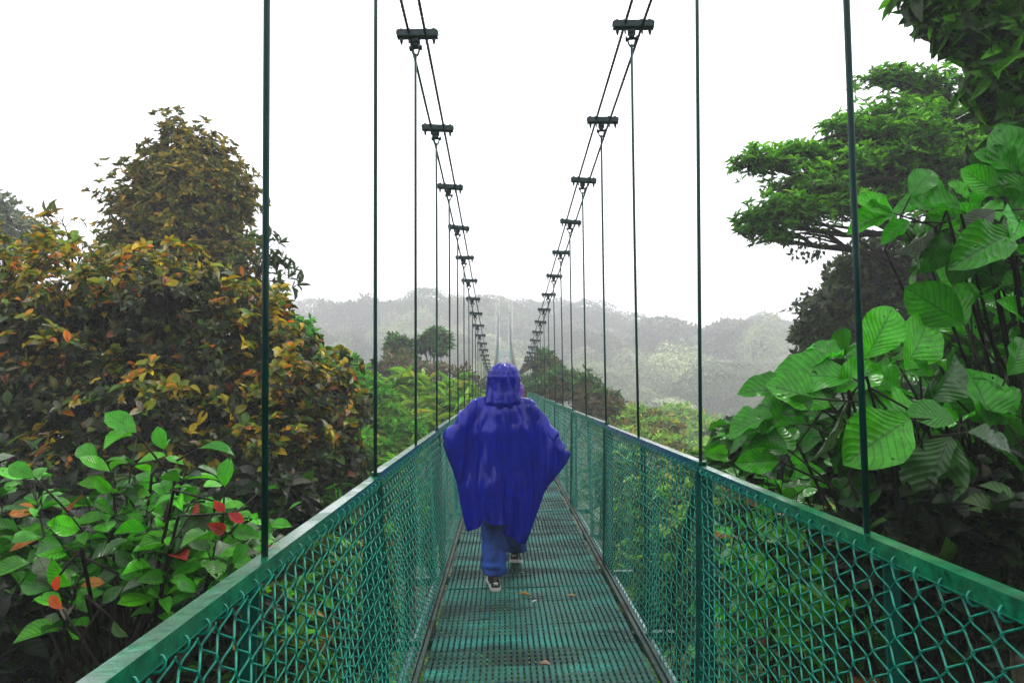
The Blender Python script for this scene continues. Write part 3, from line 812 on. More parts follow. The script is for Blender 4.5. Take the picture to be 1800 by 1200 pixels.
# ------------------------------------------------------------------ vegetation
G_ = dict(
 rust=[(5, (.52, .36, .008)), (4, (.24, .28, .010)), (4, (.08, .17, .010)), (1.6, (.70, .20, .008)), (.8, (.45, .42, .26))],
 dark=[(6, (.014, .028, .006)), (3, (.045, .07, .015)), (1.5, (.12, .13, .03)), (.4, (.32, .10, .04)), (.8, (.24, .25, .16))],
 olive=[(4, (.13, .16, .012)), (3, (.32, .24, .012)), (2, (.05, .08, .012)), (1, (.50, .30, .015))],
 bright=[(5, (.10, .46, .006)), (4, (.045, .28, .006)), (2, (.14, .38, .02)), (.5, (.25, .35, .03))],
 lime=[(4, (.17, .42, .015)), (3, (.28, .48, .02)), (2, (.06, .20, .010)), (.6, (.4, .36, .04))],
 forest=[(4, (.03, .10, .012)), (3, (.05, .16, .015)), (2, (.08, .22, .02)), (1, (.02, .05, .008))],
 brown=[(4, (.11, .09, .03)), (3, (.07, .08, .02)), (2, (.16, .12, .05)), (1, (.08, .14, .02))],
 far=[(4, (.07, .10, .05)), (3, (.15, .19, .09)), (2, (.24, .28, .15))])  # far palette: haze put into the leaf colours, paler and greyer
def hgt(p): return float(terrain_h(p[0], p[1]))
def at_ground(px, D, dz=0.0):
    p = P(px, 600, D); return np.array([p[0], p[1], hgt(p)-.15+dz])
def blob(px, py, D, rx, ry, n, rz=None):
    """blob at photo pixel px, py with half size rx, ry in pixels"""
    return (P(px, py, D), (rx*D/F, (rz or (rx+ry)/2*D/F), ry*D/F), n)

# --- left: rust-leaved tree, its big rounded mass
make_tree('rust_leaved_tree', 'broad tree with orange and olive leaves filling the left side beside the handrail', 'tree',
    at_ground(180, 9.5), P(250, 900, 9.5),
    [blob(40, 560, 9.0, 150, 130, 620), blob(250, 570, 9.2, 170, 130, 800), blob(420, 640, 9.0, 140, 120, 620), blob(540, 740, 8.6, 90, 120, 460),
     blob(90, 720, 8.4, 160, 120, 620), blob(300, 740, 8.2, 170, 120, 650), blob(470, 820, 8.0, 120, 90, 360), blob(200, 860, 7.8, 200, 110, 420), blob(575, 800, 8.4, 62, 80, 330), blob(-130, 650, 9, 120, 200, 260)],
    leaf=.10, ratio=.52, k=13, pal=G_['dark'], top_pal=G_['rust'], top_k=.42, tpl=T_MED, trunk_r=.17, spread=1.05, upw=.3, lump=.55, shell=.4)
make_tree('domed_tree', 'tall dome shaped olive and gold tree rising behind the orange one', 'tree',
    at_ground(330, 15), P(330, 620, 15),
    [blob(325, 290, 15, 80, 70, 800), blob(310, 390, 15, 118, 95, 1500), blob(370, 460, 14.5, 85, 80, 800), blob(345, 350, 14.6, 95, 80, 700), blob(240, 470, 14.5, 90, 70, 480), blob(330, 550, 14, 120, 70, 420), blob(265, 350, 15, 60, 50, 200), blob(410, 370, 15, 40, 70, 200)],
    leaf=.098, ratio=.45, k=11, pal=G_['olive'], top_pal=G_['olive'], tpl=T_MED, trunk_r=.2, upw=.45, lump=.45)
make_tree('haze_toned_tree', 'pale misted tree top at the far left edge of the view', 'tree',
    at_ground(10, 26), P(10, 520, 26), [blob(0, 400, 26, 60, 55, 300), blob(60, 430, 26, 50, 40, 160), blob(-60, 440, 26, 80, 80, 200)],
    leaf=.24, ratio=.45, k=6, pal=G_['far'], tpl=T_TINY, mat='leaf_far', trunk_r=.16)
make_tree('thin_branched_tree', 'thin dark twigs with narrow leaves reaching out past the leftmost suspender rod', 'tree',
    at_ground(400, 10.5), P(395, 640, 10.4),
    [blob(455, 470, 10.4, 45, 55, 26), blob(490, 500, 10.4, 32, 40, 20), blob(440, 540, 10.4, 55, 40, 36), blob(480, 440, 10.4, 20, 25, 9)],
    leaf=.17, ratio=.26, k=4, pal=[(3, (.04, .07, .02)), (1, (.09, .13, .05))], tpl=T_LAN, trunk_r=.06, upw=.3, nodes_per=6)
make_tree('creeper_stem', 'wiry climber stem with a few hanging leaves against the sky left of the domed tree', 'plant',
    at_ground(120, 10.5), P(130, 500, 10.4), [blob(110, 390, 10.4, 40, 40, 9), blob(70, 400, 10.4, 30, 30, 8), blob(150, 440, 10.4, 40, 35, 12), blob(60, 440, 10, 40, 30, 14)],
    leaf=.12, ratio=.4, k=3, pal=G_['olive'], tpl=T_OV, trunk_r=.035, upw=-.2, nodes_per=4)
# --- left middle distance
make_tree('bright_green_tree', 'bright green whorled tree just right of the leftmost suspender rod', 'tree',
    at_ground(500, 15), P(500, 720, 15), [blob(495, 590, 15, 50, 38, 260), blob(515, 640, 14.5, 50, 40, 240), blob(460, 620, 15, 40, 50, 180)],
    leaf=.2, ratio=.3, k=9, pal=G_['bright'], tpl=T_LAN, trunk_r=.1, spread=1.2, upw=.7)
make_tree('feathery_green_tree', 'light green feathery tree between the orange tree and the second left rod', 'tree',
    at_ground(600, 17), P(610, 800, 17), [blob(600, 680, 17, 65, 50, 420), blob(570, 740, 16, 60, 60, 380), blob(650, 740, 16.5, 60, 60, 420), blob(620, 810, 15, 70, 50, 380), blob(700, 790, 16, 60, 50, 360)],
    leaf=.17, ratio=.26, k=9, pal=G_['lime'], top_pal=G_['bright'], tpl=T_LAN, trunk_r=.1, spread=1.1, upw=.6)
make_tree('umbrella_leaved_tree', 'yellow green tree with drooping finger leaves beside the left handrail', 'tree',
    at_ground(760, 19), P(760, 790, 19), [blob(720, 700, 20, 60, 40, 130), blob(770, 730, 19, 60, 40, 130), blob(800, 700, 20, 40, 30, 70), blob(730, 760, 17.5, 50, 35, 120)],
    leaf=.33, ratio=.24, k=10, pal=G_['lime'], tpl=T_OV, trunk_r=.08, spread=1.5, upw=.9)
make_tree('brown_shrub', 'brown and olive bushy tree top behind the middle left rods', 'tree',
    at_ground(740, 27), P(730, 720, 27), [blob(700, 650, 27, 50, 30, 260), blob(760, 665, 26, 60, 30, 320), blob(820, 690, 26, 45, 28, 220), blob(650, 670, 27, 40, 30, 200), blob(720, 700, 24, 90, 30, 300)],
    leaf=.2, ratio=.4, k=6, pal=G_['brown'], tpl=T_TINY, mat='leaf_far', trunk_r=.12)
make_tree('slender_tree', 'small dark tree with a visible thin trunk right of the third left rod', 'tree',
    at_ground(757, 30), P(757, 655, 30), [blob(765, 595, 30, 22, 18, 110), blob(745, 610, 30, 16, 14, 60), blob(775, 615, 30, 12, 14, 40)],
    leaf=.26, ratio=.42, k=6, pal=G_['forest'], tpl=T_TINY, mat='leaf_far', trunk_r=.09, nodes_per=5)
make_tree('slender_tree', 'small round topped dark tree left of the third left rod', 'tree',
    at_ground(697, 30), P(697, 640, 30), [blob(695, 605, 30, 20, 14, 90), blob(705, 625, 30, 26, 12, 90)],
    leaf=.26, ratio=.42, k=6, pal=G_['forest'], tpl=T_TINY, mat='leaf_far', trunk_r=.09, nodes_per=5)
# --- right middle distance
make_tree('brown_green_tree', 'brown and green tree crown behind the right suspender rods next to the blue hood', 'tree',
    at_ground(960, 27), P(960, 700, 27), [blob(955, 645, 27, 26, 28, 200), blob(985, 680, 26, 40, 32, 320), blob(1030, 690, 25, 32, 32, 240), blob(940, 690, 26, 30, 30, 200), blob(1060, 710, 24, 36, 22, 180)],
    leaf=.22, ratio=.42, k=6, pal=G_['brown'], top_pal=G_['forest'], tpl=T_TINY, mat='leaf_far', trunk_r=.12)
make_tree('flat_topped_tree', 'yellow green flat topped tree just beyond the right handrail', 'tree',
    at_ground(1120, 31), P(1110, 780, 31), [blob(1100, 730, 31, 60, 16, 420), blob(1150, 752, 30, 50, 15, 360), blob(1070, 745, 30, 45, 20, 300), blob(1110, 770, 29, 75, 20, 420), blob(1160, 785, 28, 50, 18, 260)],
    leaf=.24, ratio=.4, k=6, pal=G_['olive'], top_pal=G_['lime'], tpl=T_TINY, mat='leaf_far', trunk_r=.13)
make_tree('pale_tree', 'pale green misted tree crown low behind the second right rod', 'tree',
    at_ground(1200, 48), P(1200, 790, 48), [blob(1190, 735, 48, 60, 18, 380), blob(1260, 760, 46, 60, 22, 380), blob(1160, 770, 44, 55, 18, 300), blob(1220, 795, 42, 70, 18, 300)],
    leaf=.36, ratio=.42, k=6, pal=G_['lime'], tpl=T_TINY, mat='leaf_far', trunk_r=.16)

# --- far forest over the valley side: one mass nobody could count, and ridge trees one can
def canopy_domes(name, n, yr, xr, seed, size, dens, pal, kind='stuff'):
    r = np.random.default_rng(seed); PA, DA, NA, CA, SA = [], [], [], [], []
    for i in range(n):
        y = yr[0]+(yr[1]-yr[0])*r.uniform(0, 1)**1.15; x = r.uniform(xr[0], xr[1])*y/100
        z = float(terrain_h(x, y)); rr = r.uniform(2.5, 7.0)*(.45+y/190); rz_ = rr*r.uniform(.5, .95)
        m_ = int(dens*(rr/(.45+y/190))**2/9)
        d = nz(r.normal(size=(m_, 3))); d[:, 2] = np.abs(d[:, 2])*1.1-.15; d = nz(d)
        lm = 1+.22*wob(d, 3.1, i*.37)+.08*wob(d, 9, i)
        pts = np.array([x, y, z+rr*r.uniform(.2, .9)])+d*lm[:, None]*np.array([rr, rr, rz_])*r.uniform(.9, 1, (m_, 1))
        PA.append(pts); a = np.cross(d, r.normal(size=(m_, 3))); DA.append(a); NA.append(nz(d*1.2+r.normal(0, .3, (m_, 3))+np.array([0, 0, .2])))
        c = pal[r.integers(0, len(pal))][1]; CA.append(np.array(c)*math.exp(r.normal(0, .35))*np.exp(r.normal(0, .2, (m_, 1))))
        SA.append(np.full(m_, size)*r.uniform(.6, 1.4, m_)*(.3+y/210))
    o_ = leaves(name, np.concatenate(PA), np.concatenate(DA), np.concatenate(NA), np.concatenate(SA), .6, np.concatenate(CA), T_TINY, M['leaf_far'])
    tag(o_, 'forest canopy with mist put into its grey green colours covering the far valley side', 'forest', kind=kind); return o_
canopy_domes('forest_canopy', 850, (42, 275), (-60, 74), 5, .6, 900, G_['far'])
def ridge_tree(px, py, D, wpx, hpx, label, n=420, umbrella=False, open_=False):
    b = at_ground(px, D); t = P(px, py, D)
    bl = []
    k = 6 if umbrella else 5
    for i in range(k):
        fx = (i/(k-1)-.5)*1.5
        yy = py+hpx*(.12+.5*abs(fx)**1.5) if umbrella else py+hpx*(.3+.35*random.random())
        bl.append(blob(px+fx*wpx*.62, yy, D+random.uniform(-4, 4), wpx*.34, hpx*(.13 if umbrella else .3), n//k))
    if not umbrella: bl.append(blob(px, py+hpx*.75, D, wpx*.5, hpx*.25, n//3))
    make_tree('ridge_tree', label, 'tree', b, P(px, py+hpx*.8, D), bl, leaf=.0085*D*.9, ratio=.5, k=4, pal=G_['far'], tpl=T_TINY, mat='leaf_far', trunk_r=.7,
              group='misty trees along the far ridge', nodes_per=5)
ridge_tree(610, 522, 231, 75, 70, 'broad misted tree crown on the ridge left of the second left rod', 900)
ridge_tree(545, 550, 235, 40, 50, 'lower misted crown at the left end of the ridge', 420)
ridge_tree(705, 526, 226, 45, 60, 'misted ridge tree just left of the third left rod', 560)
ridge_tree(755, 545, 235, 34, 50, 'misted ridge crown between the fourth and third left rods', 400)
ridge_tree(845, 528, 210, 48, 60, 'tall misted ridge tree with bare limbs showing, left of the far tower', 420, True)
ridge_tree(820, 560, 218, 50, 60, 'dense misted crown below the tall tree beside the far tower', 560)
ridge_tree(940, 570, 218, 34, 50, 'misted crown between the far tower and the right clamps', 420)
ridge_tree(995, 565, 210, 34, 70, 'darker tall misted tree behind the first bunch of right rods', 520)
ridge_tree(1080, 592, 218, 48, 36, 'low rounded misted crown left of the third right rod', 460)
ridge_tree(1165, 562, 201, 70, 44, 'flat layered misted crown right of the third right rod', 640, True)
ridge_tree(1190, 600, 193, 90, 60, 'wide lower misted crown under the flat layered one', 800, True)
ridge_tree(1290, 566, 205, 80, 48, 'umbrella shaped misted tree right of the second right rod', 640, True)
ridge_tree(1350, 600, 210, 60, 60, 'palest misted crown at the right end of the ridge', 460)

def unseen_forest_wall():  # unseen leaves behind the camera, added to darken reflections and block light
    r = np.random.default_rng(31); n = 46000; th = r.uniform(-1.15, 1.15, n); rad = r.uniform(8, 15, n)
    c = np.stack([np.sin(th)*rad*1.3, -np.cos(th)*rad, r.uniform(-6, 1, n)], 1)
    top = 8.5+3*wob(np.stack([th*6, 0*th, 0*th], 1), 1.0, 2); c[:, 2] = -5+(top+5)*r.uniform(0, 1, n)**.8
    d = r.normal(size=(n, 3)); o_ = leaves('unseen_forest', c, d, r.normal(size=(n, 3))+np.array([0, 0, 1.]), .42*r.uniform(.5, 1.3, n), .6, pick(G_['forest'], n), T_TINY, M['leaf_far'])
    tag(o_, 'unseen forest added behind the camera to darken reflections and block light', 'forest', kind='stuff')
unseen_forest_wall()
# --- right: large overhanging tree with flat tiers
def tier(px, py, D, n, k_=3.4): return blob(px, py, D, 55*k_/3.4, 17*k_/3.4, n)
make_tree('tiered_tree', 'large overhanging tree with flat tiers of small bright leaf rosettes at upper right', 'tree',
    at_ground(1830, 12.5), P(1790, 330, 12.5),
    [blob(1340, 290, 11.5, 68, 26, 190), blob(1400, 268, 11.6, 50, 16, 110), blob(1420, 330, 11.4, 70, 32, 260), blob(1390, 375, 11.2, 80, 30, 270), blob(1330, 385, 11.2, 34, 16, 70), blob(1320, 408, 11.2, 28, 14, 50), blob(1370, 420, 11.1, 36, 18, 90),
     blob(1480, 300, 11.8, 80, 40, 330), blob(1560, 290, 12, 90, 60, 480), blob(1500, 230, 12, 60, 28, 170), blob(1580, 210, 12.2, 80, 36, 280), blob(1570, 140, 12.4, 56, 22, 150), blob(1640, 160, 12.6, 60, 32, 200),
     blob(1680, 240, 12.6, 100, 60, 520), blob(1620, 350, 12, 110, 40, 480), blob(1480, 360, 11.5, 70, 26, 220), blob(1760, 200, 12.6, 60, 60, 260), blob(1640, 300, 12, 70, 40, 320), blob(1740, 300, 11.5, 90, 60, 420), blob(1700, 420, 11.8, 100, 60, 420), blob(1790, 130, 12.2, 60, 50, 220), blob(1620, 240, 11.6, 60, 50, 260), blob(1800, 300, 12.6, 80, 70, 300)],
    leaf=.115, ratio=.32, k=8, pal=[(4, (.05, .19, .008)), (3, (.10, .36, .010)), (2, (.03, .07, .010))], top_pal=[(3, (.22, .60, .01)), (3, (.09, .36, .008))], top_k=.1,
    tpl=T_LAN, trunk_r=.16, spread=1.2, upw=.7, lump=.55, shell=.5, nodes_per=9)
make_tree('dark_vine_tree', 'dark small leaved bushy tree behind the rightmost rod under the tiered branches', 'tree',
    at_ground(1560, 14), P(1560, 640, 14),
    [blob(1540, 480, 14, 80, 60, 800), blob(1470, 560, 13.6, 70, 60, 760), blob(1600, 560, 13.6, 100, 80, 900), blob(1440, 590, 13.4, 46, 36, 380), blob(1680, 480, 13.6, 110, 90, 800), blob(1640, 650, 13, 130, 70, 600), blob(1780, 600, 13, 90, 110, 500), blob(1500, 500, 14, 60, 40, 300)],
    leaf=.13, ratio=.5, k=6, pal=[(5, (.018, .045, .008)), (3, (.05, .09, .012)), (1, (.13, .18, .03)), (.3, (.2, .2, .12))], tpl=T_TINY, trunk_r=.16, lump=.3)
# hanging vine
root = empty('hanging_vine', tuple(P(1420, 400, 11.2))); tag(root, 'thin vine hanging from the lower tier with heart shaped leaves against the sky', 'vine')
mb = MB(); L0 = P(1420, 400, 11.2); PA = []
for k in range(7):
    a = P(1395+k*10, 395+random.uniform(-10, 10), 11.2); b = P(1392+k*9, 440+random.uniform(0, 52), 11.2)
    pth = limb_path(a, b, 0, 9, .25)-L0; mb.tube(pth, .004, 4)
    for p in pth[2:]: PA += [p, p+rng.normal(0, .02, 3)]
mb.build('stem', M['stem'], root); PA = np.array(PA)
leaves('foliage', PA, rng.normal(0, .5, (len(PA), 3))+np.array([0, 0, -.8]), rng.normal(size=(len(PA), 3)), .085*rng.uniform(.6, 1.2, len(PA)), .7, pick([(1, (.05, .07, .03)), (1, (.1, .12, .06))], len(PA)), T_OV, M['leaf_mid'], root)
# top right corner, nearer drooping leaves
make_tree('drooping_leaf_tree', 'near branches with larger drooping dark green leaves in the upper right corner', 'tree',
    at_ground(1980, 6.0)+np.array([.8, 0, 0]), P(1990, 300, 6.0),
    [blob(1710, 45, 5.8, 75, 42, 62), blob(1770, 90, 5.8, 60, 48, 56), blob(1680, 20, 5.8, 60, 30, 60), blob(1760, 150, 5.8, 60, 30, 44), blob(1830, 60, 5.8, 60, 90, 60), blob(1620, -5, 5.8, 40, 14, 18), blob(1790, 185, 5.8, 40, 20, 18), blob(1720, -40, 5.8, 120, 40, 70)],
    leaf=.17, ratio=.36, k=6, pal=[(4, (.03, .12, .008)), (3, (.09, .34, .008)), (1, (.02, .045, .01))], tpl=T_OV, trunk_r=.09, spread=1.3, upw=-.15, lump=.3, nodes_per=6)
make_tree('bright_climber', 'climber with small shiny yellow green leaves behind the big leaves at the right edge', 'plant',
    at_ground(1780, 8), P(1770, 720, 7.6), [blob(1740, 540, 7.6, 60, 50, 150), blob(1790, 600, 7.4, 50, 80, 180), blob(1700, 600, 7.6, 60, 40, 120), blob(1800, 500, 7.6, 40, 50, 90)],
    leaf=.11, ratio=.5, k=6, pal=G_['bright'], tpl=T_OV, trunk_r=.04)

make_tree('layered_shrub', 'deep green layered leaves filling the gaps behind the biggest leaves right of the bridge', 'shrub', P(1650, 1500, 5.4), P(1640, 1000, 5.4),
    [blob(1500, 720, 5.2, 130, 70, 170), blob(1640, 700, 5.4, 140, 90, 260), blob(1780, 680, 5.2, 110, 120, 260), blob(1420, 790, 5.0, 120, 55, 150), blob(1720, 820, 5.0, 140, 70, 190), blob(1560, 830, 4.8, 120, 60, 150), blob(1330, 800, 5.2, 70, 45, 90)],
    leaf=.15, ratio=.6, k=6, pal=[(4, (.02, .14, .004)), (3, (.04, .28, .004)), (3, (.012, .05, .004)), (.4, (.2, .26, .16))], tpl=T_MED, mat='leaf_mid', trunk_r=.04, lump=.4, shell=.45, nodes_per=8, upw=.4)
make_tree('layered_climber', 'shaded deep green foliage behind the backlit leaves at the right edge', 'shrub', P(1880, 1500, 5.6), P(1850, 700, 5.6),
    [blob(1760, 420, 5.6, 90, 80, 190), blob(1690, 440, 5.8, 70, 50, 100), blob(1800, 300, 5.6, 60, 80, 120), blob(1820, 520, 5.5, 70, 70, 120)],
    leaf=.14, ratio=.55, k=6, pal=[(4, (.02, .12, .004)), (3, (.05, .28, .004)), (3, (.010, .04, .004))], tpl=T_MED, mat='leaf_mid', trunk_r=.04, lump=.4, shell=.45, nodes_per=8, upw=.3)
# --- the near broad-leaved plants, stem by stem
def broad_plant(name, label, cat, base, tips, size, ratio, pal, k=(4, 6), stem_r=.014, tpl=T_BIG, mat='leaf_big', extra=None, gl=.5, spread=.1, group=None):
    """base point; tips = stem end points; each stem carries leaves in its upper part; extra = single placed leaves (pos, dir, normal, size, colour)"""
    base = np.array(base, float); root = empty(name, tuple(base)); tag(root, label, cat, group); mb = MB()
    PA, DA, NA, SA, CA = [], [], [], [], []
    for tp in tips:
        tp = np.array(tp)-base; off = rng.normal(0, spread, 3)*np.array([1, 1, .3]); mid = off+(tp-off)*np.array([.45, .45, .5])+rng.normal(0, .12, 3)
        t = np.linspace(0, 1, 10)[:, None]; pth = (1-t)**2*off+2*t*(1-t)*mid+t*t*tp
        mb.tube(pth, np.linspace(stem_r*1.6, stem_r*.5, 10), 6)
        n = rng.integers(k[0], k[1]+1); th0 = rng.uniform(0, 6.3)
        for q in range(n):
            f = 1-.30*q/n*rng.uniform(.8, 1.2); s_ = pth[int(f*9)]
            th = th0+q*2.4; out = np.array([math.cos(th), math.sin(th), rng.uniform(.0, .75)]); out = nz(out)
            pl = size*rng.uniform(.12, .25); e = s_+out*pl; mb.tube(np.stack([s_, (s_+e)/2+np.array([0, 0, -.006]), e]), .004 if size < .3 else .006, 4)
            PA.append(e); DA.append(out+np.array([0, 0, rng.uniform(-.45, .35)])); NA.append(nz(np.array([0, -gl, 1.])+rng.normal(0, .38, 3)))
            SA.append(size*rng.uniform(.6, 1.15)); CA.append(pick(pal, 1, .2)[0])
    for (p, d, nn, s_, c) in (extra or []):
        p = np.array(p)-base; PA.append(p); DA.append(np.array(d)); NA.append(np.array(nn)); SA.append(s_); CA.append(np.array(c))
        tgt = p-nz(np.array(d))*.25-np.array([0, 0, .12]); mb.tube(np.stack([p, (p+tgt)/2, tgt, tgt*.6+np.array([0, 0, -.1])]), [.005, .006, .008, .01], 5)
    mb.build('stem', M['stem'], root, True)
    leaves('foliage', np.array(PA), np.array(DA), np.array(NA), np.array(SA), ratio*rng.uniform(.85, 1.15, len(PA)), np.array(CA), tpl, M[mat], root)
    return root
CAMX = CR@Vector((1, 0, 0)); CXR = np.array(CAMX)
def pleaf(px0, py0, px1, py1, D, dD=0.0, face=(0, -.8, .6), c=(.06, .27, .012)):
    """leaf whose base and tip are seen at two photo pixels"""
    a, b = P(px0, py0, D), P(px1, py1, D+dD); return (a, b-a, np.array(face, float)+rng.normal(0, .12, 3), float(np.linalg.norm(b-a))*1.15, np.array(c)*math.exp(rng.normal(0, .12)))
gD, gM, gB = (.014, .11, .004), (.03, .27, .003), (.06, .44, .004)
big = [pleaf(1695, 570, 1608, 515, 4.0, 0, (-.2, -1, .1), gM), pleaf(1697, 575, 1650, 500, 4.05, .1, (0, -1, .2), gB), pleaf(1705, 540, 1700, 498, 4.1, 0, (0, -1, .1), gB),
       pleaf(1590, 650, 1640, 565, 3.9, .1, (.3, -1, .2), gB), pleaf(1522, 630, 1570, 548, 3.9, 0, (0, -.9, .4), gB), pleaf(1500, 665, 1375, 650, 3.8, .1, (0, -.6, .8), gM),
       pleaf(1480, 630, 1430, 600, 3.9, .1, (0, -.6, .8), gM), pleaf(1400, 690, 1318, 675, 3.8, 0, (0, -.7, .6), gM), pleaf(1460, 715, 1370, 672, 3.75, 0, (0, -.8, .6), gB),
       pleaf(1470, 690, 1540, 640, 3.8, 0, (0, -.8, .5), gB), pleaf(1600, 735, 1512, 790, 3.6, -.1, (-.2, -.8, .6), gB), pleaf(1625, 735, 1520, 700, 3.7, .1, (0, -.5, .9), gB),
       pleaf(1638, 705, 1700, 630, 3.7, .1, (.6, -.8, .2), gD), pleaf(1740, 750, 1725, 650, 3.8, .1, (0, -1, .3), gM), pleaf(1770, 745, 1690, 680, 3.85, .1, (0, -1, .3), gM),
       pleaf(1680, 740, 1610, 720, 3.65, 0, (0, -.7, .7), gM), pleaf(1670, 765, 1625, 870, 3.6, -.1, (-.5, -.8, .3), (.035, .12, .02)), pleaf(1680, 770, 1670, 880, 3.6, -.1, (.5, -.7, .3), gD),
       pleaf(1490, 700, 1450, 800, 3.7, 0, (.8, -.6, .2), (.05, .11, .03)), pleaf(1495, 730, 1500, 830, 3.75, 0, (0, -1, .2), gD), pleaf(1530, 740, 1560, 700, 3.7, .1, (0, -.8, .5), gM),
       pleaf(1420, 745, 1300, 740, 3.9, .1, (0, -.5, .9), gM), pleaf(1385, 790, 1320, 770, 3.8, .1, (0, -.6, .7), gM), pleaf(1360, 730, 1290, 745, 4, 0, (0, -.5, .9), gM),
       pleaf(1370, 810, 1310, 810, 3.8, 0, (0, -1, .4), gB), pleaf(1340, 800, 1380, 750, 3.9, .1, (0, -.8, .5), gB), pleaf(1550, 860, 1490, 870, 3.6, 0, (0, -.8, .5), gD),
       pleaf(1700, 760, 1800, 800, 3.6, 0, (0, -.5, .9), gD), pleaf(1770, 660, 1810, 600, 3.9, 0, (.2, -.8, .4), gM), pleaf(1430, 700, 1385, 720, 3.7, 0, (0, -1, .2), gD),
       pleaf(1640, 660, 1600, 640, 3.9, 0, (0, -.8, .5), gM), pleaf(1580, 690, 1530, 650, 3.85, 0, (0, -.9, .4), gM), pleaf(1560, 760, 1500, 850, 3.8, 0, (0, -1, .1), gD), pleaf(1610, 790, 1590, 870, 3.75, 0, (.4, -1, .1), gD)]
broad_plant('broad_leaved_plant', 'big glossy plant with dinner plate sized green leaves right of the rightmost rod', 'plant',
    P(1750, 1400, 4.0), [P(1690, 745, 3.9), P(1480, 690, 4.0), P(1600, 740, 3.9), P(1760, 720, 4.1), P(1540, 660, 4.2), P(1640, 680, 4.2), P(1800, 640, 4.1)]+[P(rng.uniform(1380, 1800), rng.uniform(620, 840), rng.uniform(3.8, 4.6)) for _ in range(16)],
    .25, .74, [(3, gM), (2, gB), (2, gD), (.25, (.2, .2, .12))], (5, 8), .013, extra=big, spread=.25)
big2 = [pleaf(1800, 340, 1770, 230, 4.2, 0, (-.3, -1, .1), gM), pleaf(1790, 300, 1740, 265, 4.2, 0, (-.3, -.9, .3), gM), pleaf(1690, 370, 1590, 345, 4.2, .1, (0, -.6, .8), gM), pleaf(1760, 345, 1705, 300, 4.3, 0, (0, -1, .2), gB),
        pleaf(1570, 375, 1510, 385, 4.3, 0, (0, -.9, .4), gB), pleaf(1600, 345, 1635, 300, 4.3, 0, (.2, -.7, .6), gM), pleaf(1570, 380, 1520, 345, 4.3, 0, (0, -.9, .5), gB), pleaf(1780, 410, 1705, 440, 4.0, -.1, (0, -.9, .4), gM),
        pleaf(1720, 400, 1660, 370, 4.2, 0, (0, -.9, .4), gB), pleaf(1640, 400, 1605, 445, 4.1, 0, (.7, -.6, .2), (.14, .17, .12)), pleaf(1650, 410, 1640, 470, 4.1, 0, (0, -1, 0), gD), pleaf(1700, 350, 1680, 320, 4.2, 0, (0, -.8, .5), gB),
        pleaf(1750, 370, 1700, 400, 4.1, 0, (.6, -.5, .6), (.14, .17, .12)), pleaf(1810, 420, 1790, 330, 4.2, 0, (0, -1, .2), gM), pleaf(1750, 440, 1730, 500, 4.1, 0, (0, -1, 0), gD), pleaf(1700, 430, 1680, 490, 4.1, 0, (0, -1, 0), gD), pleaf(1600, 390, 1560, 410, 4.2, 0, (0, -.8, .5), gM)]
broad_plant('broad_leaved_branch', 'upper cluster of backlit big green leaves at the right edge below the corner branches', 'plant',
    P(1860, 1000, 4.3), [P(1790, 400, 4.2), P(1640, 400, 4.3), P(1760, 330, 4.4), P(1800, 460, 4.2), P(1700, 380, 4.4), P(1740, 450, 4.3), P(1810, 260, 4.4)], .24, .72, [(3, gM), (2, gB), (1, gD)], (6, 9), .012, extra=big2, spread=.2)
tips = [P(rng.uniform(1240, 1470), rng.uniform(800, 900), rng.uniform(3.6, 4.8)) for _ in range(16)]+[P(rng.uniform(1290, 1420), rng.uniform(740, 820), rng.uniform(4.4, 5.2)) for _ in range(8)]+[P(rng.uniform(1270, 1560), rng.uniform(880, 1080), rng.uniform(3.6, 4.8)) for _ in range(30)]
broad_plant('green_shrub', 'lower green shrub with smaller leaves just outside the right handrail', 'shrub', P(1480, 1500, 4.6), tips, .17, .68, [(3, gM), (3, gB), (2, gD), (.4, (.3, .12, .03))], (5, 8), .006, spread=.35)
# left near shrub
gS = [(4, (.05, .34, .005)), (4, (.09, .50, .006)), (3, (.02, .12, .006)), (1.0, (.2, .26, .16)), (.1, (.5, .04, .02)), (.07, (.5, .18, .02))]  # the pale grey green entry puts white gloss into some leaf colours
ext = [pleaf(240, 760, 192, 727, 3.9, 0, (0, -.7, .7), gB), pleaf(290, 790, 275, 755, 4, 0, (0, -1, .2), gB), pleaf(395, 855, 398, 812, 3.6, 0, (0, -1, .2), gB), pleaf(350, 788, 402, 785, 3.9, 0, (0, -.5, .9), gM),
       pleaf(172, 808, 138, 785, 3.9, 0, (0, -.7, .6), gB), pleaf(60, 838, 18, 818, 3.8, 0, (0, -.7, .6), gB), pleaf(375, 880, 392, 896, 3.4, 0, (0, -.9, .4), (.6, .03, .02)), pleaf(400, 902, 425, 914, 3.4, 0, (0, -.6, .6), (.5, .02, .02)),
       pleaf(345, 1040, 315, 1020, 3.0, 0, (0, -1, .3), gM), pleaf(180, 1060, 205, 1035, 3.0, 0, (0, -1, .2), (.07, .2, .05)), pleaf(110, 1070, 88, 1050, 3.0, 0, (0, -.9, .3), (.7, .12, .02)), pleaf(200, 1090, 215, 1120, 3.0, 0, (0, -.9, .3), (.1, .2, .07)), pleaf(105, 1010, 95, 1035, 3.1, 0, (0, -.9, .3), (.6, .06, .02)),
       pleaf(410, 990, 430, 960, 3.4, 0, (0, -1, .3), gM), pleaf(110, 960, 60, 960, 3.3, 0, (0, -.7, .6), gM)]
